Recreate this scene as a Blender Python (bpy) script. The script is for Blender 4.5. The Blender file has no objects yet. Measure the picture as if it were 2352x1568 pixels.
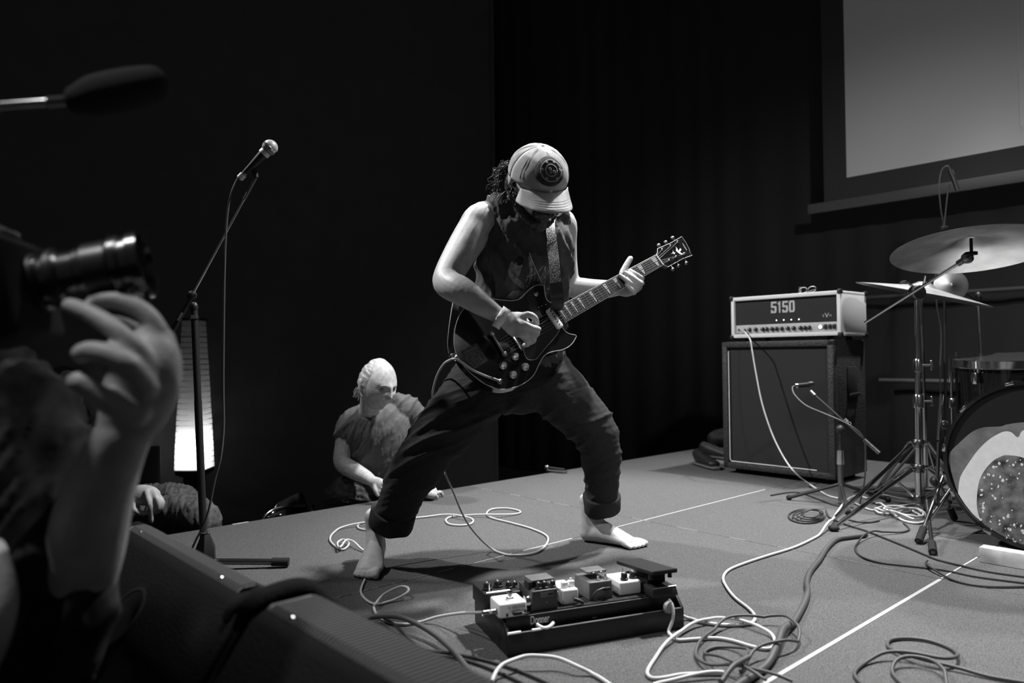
import bpy, bmesh, math, random
from mathutils import Vector as V, Matrix, noise
random.seed(7)
SC = bpy.context.scene
COL = SC.collection

# ------------------------------------------------------------------ camera
FPX, CX, CY, CAMH = 1712.0, 1176.0, 784.0, 0.72
def _cr(px, py): return V(((px-CX)/FPX, -(py-CY)/FPX, -1.0))
_v1, _v2 = _cr(3073, 791), _cr(-370, 831)
_n = _v1.cross(_v2).normalized()
if _n.y < 0: _n = -_n
_fw = V((0, 0, -1)); _Y = (_fw-_n*_fw.dot(_n)).normalized(); _X = _Y.cross(_n)
RM = Matrix((_X, _Y, _n))
CAM = V((0, 0, CAMH))
cd = bpy.data.cameras.new('camera'); cam = bpy.data.objects.new('camera', cd); COL.objects.link(cam)
cam.matrix_world = Matrix.Translation(CAM) @ RM.to_4x4()
cd.sensor_width = 36; cd.lens = FPX/2352*36; cd.clip_start = .02
cd.dof.use_dof = True; cd.dof.focus_distance = 2.55; cd.dof.aperture_fstop = 2.4
SC.camera = cam
def ray(px, py): return RM @ _cr(px, py)
def F(px, py, z=0.0):
    d = ray(px, py); return CAM+d*((z-CAMH)/d.z)
def D(px, py, y):
    d = ray(px, py); return CAM+d*(y/d.y)
def PL(px, py, p, n):
    d = ray(px, py); return CAM+d*((p-CAM).dot(n)/d.dot(n))
U = (RM @ _v1).normalized(); W = (RM @ _v2).normalized(); U.z = 0; W.z = 0
U.normalize(); W = V((-U.y, U.x, 0)); Z = V((0, 0, 1))
def UV(u, v, z=0.0): return U*u+W*v+Z*z

# ------------------------------------------------------------------ world, lights, exposure
SC.view_settings.view_transform = 'Standard'
SC.view_settings.look = 'None'
SC.view_settings.exposure = 0.0
SC.view_settings.gamma = 1.0
SC.view_settings.use_curve_mapping = False
wd = bpy.data.worlds.new('hall'); SC.world = wd; wd.use_nodes = True
wd.node_tree.nodes['Background'].inputs[0].default_value = (.5, .5, .5, 1)
wd.node_tree.nodes['Background'].inputs[1].default_value = .06
def spot(name, loc, target, watts, deg, blend=.5, rad=.06):
    l = bpy.data.lights.new(name, 'SPOT'); l.energy = watts; l.spot_size = math.radians(deg)
    l.spot_blend = blend; l.shadow_soft_size = rad
    o = bpy.data.objects.new(name, l); COL.objects.link(o); o.location = loc
    o.rotation_euler = (V(target)-V(loc)).to_track_quat('-Z', 'Y').to_euler()
    return o
spot('stage_back_light_offscreen', UV(2.85, 1.35, 3.8), UV(1.9, 1.9, .2), 1050, 62, .5, .11)
spot('stage_backline_light_offscreen', UV(4.95, 1.3, 4.2), UV(3.6, 1.5, .2), 900, 66, .7)
spot('stage_side_light_offscreen', V((-2.7, 3.0, 4.2)), V((.95, 3.2, .8)), 1050, 50, .7, .08)
spot('hall_ceiling_light_offscreen', V((-1.45, .4, 3.4)), V((-.5, 1.05, .3)), 190, 40, .8, .12)
spot('stage_front_light_offscreen', V((1.5, -.6, 3.3)), V((2.0, 3.2, .75)), 300, 62, .8, .1)

# ------------------------------------------------------------------ materials
MATS = {}
def mat(name, g, rough=.6, metal=0.0, spec=.5, var=None, bump=None, trans=0.0, emit=0.0, coat=0.0):
    """var=(scale, low, high) grey mottling; bump=(scale, strength)."""
    if name in MATS: return MATS[name]
    m = bpy.data.materials.new(name); m.use_nodes = True
    nt = m.node_tree; b = nt.nodes['Principled BSDF']
    b.inputs['Base Color'].default_value = (g, g, g, 1)
    b.inputs['Roughness'].default_value = rough
    b.inputs['Metallic'].default_value = metal
    b.inputs['Specular IOR Level'].default_value = spec
    b.inputs['Coat Weight'].default_value = coat
    if emit:
        b.inputs['Emission Color'].default_value = (1, 1, 1, 1); b.inputs['Emission Strength'].default_value = emit
    tc = nt.nodes.new('ShaderNodeTexCoord')
    if var:
        n = nt.nodes.new('ShaderNodeTexNoise'); n.inputs['Scale'].default_value = var[0]; n.inputs['Detail'].default_value = 3
        r = nt.nodes.new('ShaderNodeMapRange'); r.inputs[1].default_value = .3; r.inputs[2].default_value = .7
        r.inputs[3].default_value = var[1]; r.inputs[4].default_value = var[2]
        nt.links.new(tc.outputs['Object'], n.inputs['Vector']); nt.links.new(n.outputs['Fac'], r.inputs[0])
        c = nt.nodes.new('ShaderNodeCombineColor')
        for i in range(3): nt.links.new(r.outputs[0], c.inputs[i])
        nt.links.new(c.outputs[0], b.inputs['Base Color'])
    if bump:
        n2 = nt.nodes.new('ShaderNodeTexNoise'); n2.inputs['Scale'].default_value = bump[0]; n2.inputs['Detail'].default_value = 4
        bp = nt.nodes.new('ShaderNodeBump'); bp.inputs['Strength'].default_value = bump[1]; bp.inputs['Distance'].default_value = .004
        nt.links.new(tc.outputs['Object'], n2.inputs['Vector']); nt.links.new(n2.outputs['Fac'], bp.inputs['Height'])
        nt.links.new(bp.outputs[0], b.inputs['Normal'])
    if trans:
        t = nt.nodes.new('ShaderNodeBsdfTranslucent'); t.inputs['Color'].default_value = (.9, .9, .9, 1)
        mx = nt.nodes.new('ShaderNodeMixShader'); mx.inputs[0].default_value = trans
        out = nt.nodes['Material Output']
        nt.links.new(b.outputs[0], mx.inputs[1]); nt.links.new(t.outputs[0], mx.inputs[2]); nt.links.new(mx.outputs[0], out.inputs[0])
    MATS[name] = m
    return m
def voro_mat(name, scale, lo, hi, thr, rough=.6, dist='F1'):
    m = bpy.data.materials.new(name); m.use_nodes = True; nt = m.node_tree; b = nt.nodes['Principled BSDF']
    tc = nt.nodes.new('ShaderNodeTexCoord'); v = nt.nodes.new('ShaderNodeTexVoronoi'); v.inputs['Scale'].default_value = scale
    r = nt.nodes.new('ShaderNodeMapRange'); r.inputs[1].default_value = thr[0]; r.inputs[2].default_value = thr[1]
    r.inputs[3].default_value = hi; r.inputs[4].default_value = lo
    c = nt.nodes.new('ShaderNodeCombineColor')
    nt.links.new(tc.outputs['Object'], v.inputs['Vector']); nt.links.new(v.outputs['Distance'], r.inputs[0])
    for i in range(3): nt.links.new(r.outputs[0], c.inputs[i])
    nt.links.new(c.outputs[0], b.inputs['Base Color']); b.inputs['Roughness'].default_value = rough
    return m
CARPET = mat('stage_carpet', .1, .95, spec=.1, var=(420, .03, .19), bump=(500, .8))
BLACKWALL = mat('black_wall_paint', .085, .9, spec=.1, var=(6, .08, .09))
DRAPE = mat('black_drape', .05, .95, spec=.1)
LOWFLOOR = mat('hall_floor', .03, .7, spec=.2, var=(8, .02, .04))
SKIN = mat('skin', .45, .5, spec=.35, var=(35, .40, .52), bump=(260, .06))
SKIN_OLD = mat('skin_weathered', .42, .6, spec=.3, var=(60, .34, .5), bump=(200, .15))
SKIN_DK = mat('skin_plain', .4, .5, spec=.35, var=(30, .36, .46), bump=(200, .2))
SHIRT = mat('faded_black_cotton', .09, .9, spec=.15, var=(14, .06, .12), bump=(700, .3))
PANTS = mat('dark_denim', .034, .9, spec=.15, var=(300, .024, .046), bump=(900, .4))
TEE = mat('grey_heather_cotton', .11, .95, spec=.1, var=(220, .075, .14), bump=(600, .4))
CLOTH_BLK = mat('black_cloth', .02, .95, spec=.1, var=(20, .012, .03))
JEANS = mat('worn_jeans', .08, .9, spec=.1, var=(40, .05, .12), bump=(500, .4))
CAPM = mat('washed_cap_twill', .38, .85, spec=.15, var=(18, .26, .5), bump=(900, .5))
CAP_DK = mat('cap_dark_print', .035, .9, spec=.1, var=(160, .02, .07))
CAP_MID = mat('cap_grey_stitch', .2, .9, spec=.1)
HAIR = mat('dark_hair', .03, .5, spec=.4, var=(90, .015, .07))
HAIRG = mat('grey_hair', .4, .6, spec=.3, var=(160, .28, .55), bump=(400, .6))
BLACK = mat('black_plastic', .016, .45, spec=.4)
BLACKM = mat('black_matte', .018, .8, spec=.2)
GLOSS = mat('black_gloss', .01, .12, spec=.6, coat=.3)
LACQ = mat('black_lacquer', .008, .1, spec=.5)
CHROME = mat('chrome', .7, .16, metal=1.0)
DKMETAL = mat('dark_metal', .25, .3, metal=1.0)
BRASS = mat('cymbal_bronze', .36, .48, metal=1.0, var=(9, .25, .46))
WHITEP = mat('white_plastic', .75, .45, spec=.4)
VINYL = mat('white_vinyl', .76, .55, spec=.4, bump=(700, .6))
TOLEX = mat('black_tolex', .035, .55, spec=.5, var=(120, .012, .04), bump=(110, 1.0))
CAB_GRILLE = voro_mat('black_grille_cloth', 900, .018, .007, (.2, .6), .85)
AMP_GRILLE = voro_mat('amp_mesh_grille', 380, .012, .003, (.25, .55), .8)
WCABLE = mat('white_cable', .5, .5, spec=.3)
DCABLE = mat('dark_cable', .035, .55, spec=.35)
GCABLE = mat('grey_cable', .07, .5, spec=.35)
WOOD = mat('pine_wood', .5, .7, spec=.2, var=(25, .4, .58))
SCREENM = mat('projection_fabric', .88, .9, spec=.1)
BORDER = mat('screen_black_border', .07, .8, spec=.2)
BAR = mat('screen_bar', .16, .5, spec=.3)
PAPER = mat('lamp_paper', .7, .8, spec=.1, trans=.75)
CREAM = mat('cream_inlay', .45, .35, spec=.4)
STEEL = mat('string_steel', .16, .5, spec=.4)
FRETB = mat('ebony', .012, .4, spec=.4)
GREYP = mat('grey_pedal_paint', .13, .4, spec=.4, var=(60, .11, .15))
DGREYP = mat('dark_grey_pedal_paint', .045, .4, spec=.4)
RUBBER = mat('rubber', .02, .8, spec=.2)
TAPE = mat('white_tape', .42, .6, spec=.2)
LED = mat('lit_indicator', .9, .4, emit=6)
WEDGEP = mat('speaker_paint', .006, .85, spec=.12, bump=(300, .6))
GRILLE_MET = voro_mat('perforated_steel', 240, .14, .02, (.2, .42), .5)
STRAP = voro_mat('glitter_strap', 330, .03, .65, (.25, .5), .35)
LEATHER = mat('black_leather', .015, .5, spec=.4)
PRINT_GREY = mat('painted_rind', .16, .8, spec=.1, var=(16, .11, .21))
PRINT_WHITE = mat('painted_flesh', .7, .8, spec=.1, var=(40, .66, .74))
PRINT_DARK = mat('painted_seed_bed', .06, .8, spec=.1, var=(22, .015, .26))
PRINT_BLK = mat('drum_head_black', .01, .45, spec=.3)
DRUMWHITE = mat('coated_head', .7, .6, spec=.2)

# ------------------------------------------------------------------ builders
def link(name, me, m, parent=None, smooth=True):
    o = bpy.data.objects.new(name, me); COL.objects.link(o)
    if m: 
        me.materials.clear(); me.materials.append(m)
    n = len(me.vertices)
    lo = V((1e9,)*3); hi = V((-1e9,)*3)
    for v in me.vertices:
        for i in range(3):
            lo[i] = min(lo[i], v.co[i]); hi[i] = max(hi[i], v.co[i])
    c = (lo+hi)/2; c.z = lo.z
    me.transform(Matrix.Translation(-c)); o.location = c
    if smooth:
        me.polygons.foreach_set('use_smooth', [True]*len(me.polygons))
        if smooth != 'all':
            try: me.set_sharp_from_angle(angle=math.radians(38))
            except Exception: pass
    me.update()
    if parent:
        o.parent = parent; o.matrix_parent_inverse = world_of(parent).inverted()
    return o
def world_of(o):
    m = Matrix.Translation(o.location)
    if o.parent: m = world_of(o.parent) @ o.matrix_parent_inverse @ m
    return m
def tag(o, label, cat, group=None):
    o['label'] = label; o['category'] = cat
    if group: o['group'] = group
    return o
def thing(name, loc, label, cat, group=None):
    o = bpy.data.objects.new(name, None); COL.objects.link(o); o.location = loc; o.empty_display_size = .1
    return tag(o, label, cat, group)
def struct(o): o['kind'] = 'structure'; return o
def cr(pts, n=6):
    """Catmull-Rom through 3-D points (tuples may carry extra radii)."""
    P = [tuple(p) for p in pts]
    if len(P) < 3: return P
    out = []
    for i in range(len(P)-1):
        a, b, c, d = P[max(i-1, 0)], P[i], P[i+1], P[min(i+2, len(P)-1)]
        for k in range(n):
            t = k/n
            out.append(tuple(.5*((2*b[j])+(c[j]-a[j])*t+(2*a[j]-5*b[j]+4*c[j]-d[j])*t*t+(3*b[j]-a[j]-3*c[j]+d[j])*t**3) for j in range(len(b))))
    out.append(P[-1])
    return out
class MB:
    def __init__(s): s.v = []; s.f = []
    def add(s, vs, fs):
        o = len(s.v); s.v += [tuple(v) for v in vs]; s.f += [tuple(i+o for i in f) for f in fs]
    def box(s, c, sz, ax=(V((1, 0, 0)), V((0, 1, 0)), V((0, 0, 1))), taper=1.0):
        c = V(c); a, b, d = ax; vs = []
        for k in (-1, 1):
            t = taper if k > 0 else 1
            for i, j in ((-1, -1), (1, -1), (1, 1), (-1, 1)):
                vs.append(c+a*(i*sz[0]/2*t)+b*(j*sz[1]/2*t)+d*(k*sz[2]/2))
        s.add(vs, [(3, 2, 1, 0), (4, 5, 6, 7), (0, 1, 5, 4), (1, 2, 6, 5), (2, 3, 7, 6), (3, 0, 4, 7)]); return s
    def rings(s, R, cap=True, closed=False):
        n = len(R[0]); o = len(s.v)
        for r in R: s.v += [tuple(p) for p in r]
        m = len(R)
        for i in range(m-1 if not closed else m):
            a, b = o+i*n, o+((i+1) % m)*n
            for j in range(n): s.f.append((a+j, a+(j+1) % n, b+(j+1) % n, b+j))
        if cap and not closed:
            s.f.append(tuple(o+j for j in reversed(range(n)))); s.f.append(tuple(o+(m-1)*n+j for j in range(n)))
        return s
    def tube(s, pts, r, seg=8, sm=6, rb=None, ref=None, cap=True):
        """round or (r, rb) elliptic tube; pts may hold (x,y,z,r[,rb])."""
        P = []
        for p in pts:
            p = tuple(p); P.append(p if len(p) == 5 else (p+(rb if rb else p[3],) if len(p) == 4 else p+(r, rb or r)))
        if sm > 1: P = cr(P, sm)
        C = [V(p[:3]) for p in P]; R = []; pv = V(ref) if ref else None
        for i, c in enumerate(C):
            t = (C[min(i+1, len(C)-1)]-C[max(i-1, 0)])
            if t.length < 1e-9: t = V((0, 0, 1))
            t.normalize()
            if pv is None: pv = V((0, 0, 1)) if abs(t.z) < .9 else V((1, 0, 0))
            sd = (V(ref) if ref else pv); sd = sd-t*sd.dot(t)
            if sd.length < 1e-5: sd = t.orthogonal()
            sd.normalize(); ot = t.cross(sd)
            if not ref: pv = sd
            R.append([c+sd*(P[i][3]*math.cos(2*math.pi*k/seg))+ot*(P[i][4]*math.sin(2*math.pi*k/seg)) for k in range(seg)])
        return s.rings(R, cap)
    def limb(s, pts, ref=None, seg=18, sm=5, rnd=.8):
        """tube with rounded ends; pts=(P, rx[, ry])."""
        L = [tuple(p[0])+((p[1], p[2]) if len(p) > 2 else (p[1], p[1])) for p in pts]
        L = cr(L, sm)
        def ends(a, b):
            d = (V(a[:3])-V(b[:3])).normalized(); r = min(a[3], a[4])*rnd; e = []
            for k in (1, 2, 3):
                th = k/3.2*math.pi/2
                e.append(tuple(V(a[:3])+d*r*math.sin(th))+(a[3]*math.cos(th), a[4]*math.cos(th)))
            return e
        L = list(reversed(ends(L[0], L[1])))+L+ends(L[-1], L[-2])
        return s.tube(L, 0, seg, 1, ref=ref)
    def lathe(s, prof, o=V((0, 0, 0)), ax=V((0, 0, 1)), seg=32, cap=True):
        ax = V(ax).normalized(); x = ax.orthogonal().normalized(); y = ax.cross(x); o = V(o)
        return s.rings([[o+ax*z+(x*math.cos(2*math.pi*k/seg)+y*math.sin(2*math.pi*k/seg))*max(r, 1e-4) for k in range(seg)] for r, z in prof], cap)
    def prism(s, outline, d):
        """closed 3-D outline extruded by vector d."""
        n = len(outline); a = [V(p) for p in outline]; d = V(d)
        s.add(a+[p+d for p in a], [tuple(range(n-1, -1, -1)), tuple(range(n, 2*n))]+[(i, (i+1) % n, (i+1) % n+n, i+n) for i in range(n)]); return s
    def grid(s, rows):
        n = len(rows[0]); o = len(s.v)
        for r in rows: s.v += [tuple(p) for p in r]
        for i in range(len(rows)-1):
            for j in range(n-1): s.f.append((o+i*n+j, o+i*n+j+1, o+(i+1)*n+j+1, o+(i+1)*n+j))
        return s
    def ball(s, c, r, ax=None, sub=3):
        bm = bmesh.new(); bmesh.ops.create_icosphere(bm, subdivisions=sub, radius=1)
        c = V(c); r = r if hasattr(r, '__len__') else (r, r, r)
        ax = ax or (V((1, 0, 0)), V((0, 1, 0)), V((0, 0, 1)))
        s.add([c+ax[0]*(v.co.x*r[0])+ax[1]*(v.co.y*r[1])+ax[2]*(v.co.z*r[2]) for v in bm.verts], [tuple(v.index for v in f.verts) for f in bm.faces])
        bm.free(); return s
    def mesh(s, fixn=True):
        me = bpy.data.meshes.new('mesh'); me.from_pydata(s.v, [], s.f)
        if fixn:
            bm = bmesh.new(); bm.from_mesh(me); bmesh.ops.recalc_face_normals(bm, faces=bm.faces); bm.to_mesh(me); bm.free()
        return me
    def build(s, name, m, parent=None, bevel=0, smooth=True, bseg=2, fixn=True):
        me = s.mesh(fixn)
        if bevel:
            bm = bmesh.new(); bm.from_mesh(me)
            es = [e for e in bm.edges if len(e.link_faces) == 2 and e.calc_face_angle(0) > .5]
            bmesh.ops.bevel(bm, geom=es, offset=bevel, segments=bseg, affect='EDGES', profile=.5, clamp_overlap=True)
            bm.to_mesh(me); bm.free()
        return link(name, me, m, parent, smooth)
def organic(mb, name, m, parent, vox=.0045, it=4, fac=.5, disp=None, post=None):
    """fuse overlapping solids to one continuous skin, smooth it, push folds into it."""
    me = mb.mesh(); o = bpy.data.objects.new(name, me); COL.objects.link(o)
    r = o.modifiers.new('fuse', 'REMESH'); r.mode = 'VOXEL'; r.voxel_size = vox
    sm = o.modifiers.new('soft', 'SMOOTH'); sm.factor = fac; sm.iterations = it
    dg = bpy.context.evaluated_depsgraph_get(); me2 = bpy.data.meshes.new_from_object(o.evaluated_get(dg))
    bpy.data.objects.remove(o)
    if disp:
        ns = [v.normal.copy() for v in me2.vertices]
        for v, n in zip(me2.vertices, ns): v.co = v.co+n*disp(v.co, n)
    if post:
        for v in me2.vertices: v.co = post(v.co)
    return link(name, me2, m, parent, 'all')
def text_obj(txt, name, m, parent, o, xdir, ydir, h, ext=.0006, width=None):
    cu = bpy.data.curves.new('lettering', 'FONT'); cu.body = txt; cu.size = 1; cu.extrude = 0
    t = bpy.data.objects.new('lettering', cu); COL.objects.link(t)
    dg = bpy.context.evaluated_depsgraph_get(); me = bpy.data.meshes.new_from_object(t.evaluated_get(dg))
    bpy.data.objects.remove(t)
    xs = [v.co.x for v in me.vertices]; ys = [v.co.y for v in me.vertices]
    x0, x1, y0, y1 = min(xs), max(xs), min(ys), max(ys)
    sy = h/(y1-y0); sx = sy if width is None else width/(x1-x0)
    xd = V(xdir).normalized(); yd = V(ydir).normalized(); nd = xd.cross(yd)
    for v in me.vertices: v.co = V(o)+xd*((v.co.x-x0)*sx)+yd*((v.co.y-y0)*sy)+nd*ext
    return link(name, me, m, parent, False)
def ribbon(pts, wdir, w, th, name, m, parent):
    """flat strap through pts; wdir one vector or a list; thickness th."""
    P = [V(p) for p in cr([tuple(p) for p in pts], 8)]; n = len(P); R = []
    for i, p in enumerate(P):
        t = (P[min(i+1, n-1)]-P[max(i-1, 0)]).normalized()
        wd_ = V(wdir) if not isinstance(wdir, list) else V(wdir[0]).lerp(V(wdir[1]), i/(n-1))
        wd_ = (wd_-t*wd_.dot(t)).normalized(); nn = t.cross(wd_)
        R.append([p-wd_*w/2-nn*th/2, p+wd_*w/2-nn*th/2, p+wd_*w/2+nn*th/2, p-wd_*w/2+nn*th/2])
    return MB().rings(R).build(name, m, parent)
def smooth01(a, b, x):
    t = max(0, min(1, (x-a)/(b-a))); return t*t*(3-2*t)
# ------------------------------------------------------------------ the room and the stage
fl = struct(MB().box(UV(2.565, .83, -.3155), (4.85, 4.74, .549), (U, W, Z)).build('floor', BLACKM))
US = [.13, 2.565, 5.0]; VS = [-1.55, -.352, .848, 2.013, 3.215]
for i in range(2):
    for j in range(4):
        u0, u1, v0, v1 = US[i], US[i+1], VS[j], VS[j+1]; g = .0016
        MB().box(UV((u0+u1)/2, (v0+v1)/2, -.02), (u1-u0-2*g, v1-v0-2*g, .04), (U, W, Z)).build('deck_panel', CARPET, fl, bevel=.0015)
struct(MB().box(UV(1, 1, -.62), (16, 16, .06), (U, W, Z)).build('floor_hall', LOWFLOOR))
# bright metal edges and tape along the deck joints
def seam(u0, u1, v0, v1, w, name='joint_strip'):
    c = UV((u0+u1)/2, (v0+v1)/2, .0005); L = V((u1-u0, v1-v0)).length
    d = UV(u1-u0, v1-v0).normalized()
    return MB().box(c, (L, w, .0012), (d, V((-d.y, d.x, 0)), Z)).build(name, TAPE, fl)
seam(1.15, 2.56, .848, .848, .011); seam(2.57, 2.92, .849, .849, .006)
seam(1.62, 1.80, 2.013, 2.013, .0045); seam(1.86, 2.12, 2.013, 2.013, .006); seam(2.2, 2.56, 2.013, 2.013, .005); seam(2.57, 3.58, 2.013, 2.013, .006)
random.seed(3)
uu = 1.0
while uu < 1.6:
    l = random.uniform(.02, .08); seam(uu, uu+l, 2.014, 2.014, .0018); uu += l+random.uniform(.01, .06)
vv = 3.1
while vv > .95:
    l = random.uniform(.03, .12); seam(2.565, 2.565, vv-l, vv, .0018); vv -= l+random.uniform(.02, .16)
seam(.93+.33, .93+.4, 3.208, 3.208, .012, 'tape_piece')
seam(2.22, 2.27, 3.205, 3.205, .012, 'tape_piece')
# walls
struct(MB().box(UV(.2, 5.35, 2.9), (8.66, .1, 7), (U, W, Z)).build('wall_left', BLACKWALL))
struct(MB().box(UV(5.9, 1.5, 2.9), (.1, 10.6, 7), (W.cross(Z), W, Z)).build('wall_right', BLACKWALL))
struct(MB().box(UV(5.2, 6.85, 2.9), (1.5, .1, 7), (U, W, Z)).build('wall_back', BLACKWALL))
struct(MB().box(UV(4.535, 5.32, 2.9), (.012, .16, 7), (U, W, Z)).build('trim_1', mat('corner_trim', .12, .5)))
# black drape hung in pleats along the right wall
rows = []
for k in range(2):
    r = []
    for i in range(220):
        v = 6.6-i*.0405
        r.append(UV(5.74+.008*math.sin(v*21+math.sin(v*5)), v, [-.58, 6.0][k]))
    rows.append(r)
dr = MB().grid(rows).build('stage_curtain', DRAPE, smooth='all', fixn=False)
so = dr.modifiers.new('cloth', 'SOLIDIFY'); so.thickness = .006
tag(dr, 'black pleated stage curtain hanging behind the amplifier and drums', 'curtain')
# two faint rails on the back wall behind the drums
for a, b in (((1985, 684), (2380, 652)), ((2020, 873), (2300, 880))):
    P0 = UV(5.6, 0); p, q = PL(*a, P0, U), PL(*b, P0, U)
    q.z = p.z
    rl = MB().tube([p, q], .016, 10, 1).build('wall_rail', mat('rail_grey', .06, .6))
    tag(rl, 'dark grey horizontal rail on the back wall, ' + ('level with the cymbals' if a[1] < 700 else 'level with the speaker cabinet handle'), 'rail')

# ------------------------------------------------------------------ projection screen
SP = UV(5.45, 0, 0)
def S(px, py): return PL(px, py, SP, U)
bl = S(1945, 408); br = S(2352, 340); dv = (br-bl); dv.z = 0; vdir = dv.normalized()
zb = bl.z; Lw = 3.3
scr = thing('projection_screen', bl+vdir*(Lw/2), 'large pale projection screen with a black border hanging over the drums', 'screen')
MB().box(bl+vdir*Lw/2+Z*1.3, (Lw, .004, 2.6), (vdir, U, Z)).build('fabric', SCREENM, scr)
MB().box(bl-vdir*.085+Z*1.22, (.17, .004, 2.76), (vdir, U, Z)).build('side_border', BORDER, scr)
MB().box(bl+vdir*Lw/2-Z*.08, (Lw+.0, .004, .16), (vdir, U, Z)).build('bottom_border', BORDER, scr)
MB().box(bl+vdir*(Lw/2-.12)-Z*.19, (Lw+.35, .03, .075), (vdir, U, Z)).build('weight_bar', BAR, scr, bevel=.008)
p = S(2346, 300); MB().box(V((p.x, p.y, zb+1.32))-U*.006, (.012, .004, 2.4), (vdir, U, Z)).build('pull_cord', mat('cord_white', .95, .5), scr)

# ------------------------------------------------------------------ speaker cabinet
cu0, cu1, cv0, cv1, cz0, cz1 = 3.93, 4.33, 1.80, 2.475, .03, .778
cab = thing('speaker_cabinet', UV((cu0+cu1)/2, (cv0+cv1)/2, 0), 'large black guitar speaker cabinet with thin white piping, under the white amplifier', 'speaker')
cm, hm = (cu0+cu1)/2, (cv0+cv1)/2; t = .035
AX = (U, W, Z)
mb = MB(); mb.box(UV(cu0+.215, hm, (cz0+cz1)/2), (cu1-cu0-.03, cv1-cv0-.002, cz1-cz0-.002), AX)
mb.build('shell', TOLEX, cab, bevel=.008)
for vv_ in (cv0+t/2, cv1-t/2): MB().box(UV(cu0+.02, vv_, (cz0+cz1)/2), (.05, t, cz1-cz0), AX).build('front_rail', TOLEX, cab, bevel=.006)
fr = MB(); fr.box(UV(cu0+.02, hm, cz1-t/2), (.05, cv1-cv0, t), AX).build('front_rail', TOLEX, cab, bevel=.006)
fr = MB(); fr.box(UV(cu0+.02, hm, cz0+t/2), (.05, cv1-cv0, t), AX).build('front_rail', TOLEX, cab, bevel=.006)
MB().box(UV(cu0+.022, hm, (cz0+cz1)/2), (.012, cv1-cv0-2*t, cz1-cz0-2*t), AX).build('grille', CAB_GRILLE, cab)
a, b, c_, d = UV(cu0+.004, cv1-t-.006, cz1-t-.02), UV(cu0+.004, cv1-t-.006, cz0+t+.006), UV(cu0+.004, cv0+t+.07, cz0+t+.006), None
MB().tube([a, b+Z*.01, b+(c_-b).normalized()*.01, c_], .0028, 8, 1).build('white_piping', WHITEP, cab)
MB().tube([UV(cu0+.004, cv1-t, cz1-t), UV(cu0+.004, cv0+t, cz1-t)], .002, 6, 1).build('top_piping', BLACK, cab)
# recessed handle on the side facing the drums
hd = MB(); hc = UV(4.15, cv0-.001, .53)
hd.box(hc, (.12, .006, .2), AX).build('handle_cup', BLACKM, cab, bevel=.003)
MB().tube([hc+U*.05-W*.006-Z*.06, hc+U*.05-W*.02-Z*.05, hc-U*.05-W*.02-Z*.05, hc-U*.05-W*.006-Z*.06], .007, 8, 2).build('handle_bar', BLACK, cab)
for u in (cu0+.02, cu1-.03):
    for v in (cv0+.02, cv1-.02):
        for z in (cz0+.02, cz1-.023):
            MB().ball(UV(u, v, z), .022, AX, 2).build('corner_cap', BLACK, cab)
for u in (cu0+.06, cu1-.06):
    for v in (cv0+.07, cv1-.07): MB().lathe([(.022, 0), (.026, .03)], UV(u, v, 0), seg=16).build('foot', RUBBER, cab)

# ------------------------------------------------------------------ amplifier head
au0, au1, av0, av1, az0, az1 = 3.985, 4.315, 1.783, 2.445, .80, 1.043
amp = thing('amplifier_head', UV((au0+au1)/2, (av0+av1)/2, .778), 'white vinyl guitar amplifier head with a black mesh front and pale block numerals', 'amplifier')
am, avm, azm = (au0+au1)/2, (av0+av1)/2, (az0+az1)/2; tk = .022
def wbox(u0, u1, v0, v1, z0, z1, name, m, bev=.005, par=amp):
    return MB().box(UV((u0+u1)/2, (v0+v1)/2, (z0+z1)/2), (u1-u0, v1-v0, z1-z0), AX).build(name, m, par, bevel=bev)
wbox(au0, au1, av0, av1, az1-tk, az1, 'top_panel', VINYL)
wbox(au0, au1, av0, av1, az0, az0+tk, 'bottom_panel', VINYL)
wbox(au0, au1, av0, av0+tk, az0+.004, az1-.004, 'side_panel', VINYL)
wbox(au0, au1, av1-tk, av1, az0+.004, az1-.004, 'side_panel', VINYL)
wbox(au0+.03, au1-.01, av0+tk, av1-tk, az0+tk, az1-tk, 'chassis', BLACKM, 0)
gz = az0+.077
wbox(au0+.018, au0+.028, av0+tk, av1-tk, gz, az1-tk, 'mesh_grille', AMP_GRILLE, 0)
wbox(au0+.016, au0+.029, av0+tk, av1-tk, az0+tk, gz-.001, 'control_panel', mat('brushed_panel', .42, .4, spec=.5, var=(30, .36, .48)), .001)
for u in (au0+.006, au1-.006):
    for v in (av0+.004, av1-.004):
        for z in (az0+.005, az1-.005):
            wbox(u-.016, u+.016, v-.011, v+.011, z-.013, z+.013, 'corner_guard', BLACK, .006)
for v in (av0+.08, av1-.08):
    for u in (au0+.05, au1-.05): MB().lathe([(.018, 0), (.015, .0225)], UV(u, v, .778), seg=12).build('foot', RUBBER, amp)
# block numerals 5150
au = au0+.0165
def strokes(chars, v, z, h, w, gap, m, name):
    G = {'5': [(0, .84, 1, 1), (0, .52, .3, .84), (0, .46, .9, .62), (.66, .1, 1, .56), (0, 0, .9, .16), (0, .1, .3, .28)],
         '1': [(.34, 0, .7, 1), (.1, .72, .4, .88)], '0': [(0, .1, .32, .9), (.68, .1, 1, .9), (.1, .84, .9, 1), (.1, 0, .9, .16)]}
    for ch in chars:
        mb = MB(); cw = w*(.7 if ch == '1' else 1)
        for k, (x0, y0, x1, y1) in enumerate(G[ch]):
            mb.box(UV(au-.0004*k, v-(x0+x1)/2*cw, z+(y0+y1)/2*h), (.003, (x1-x0)*cw, (y1-y0)*h), AX)
        mb.build(name, m, amp, smooth=False); v -= cw+gap
NUM = mat('numeral_grey', .42, .5)
strokes('5150', avm+.078, gz+.062, .066, .034, .006, NUM, 'numeral')
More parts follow.
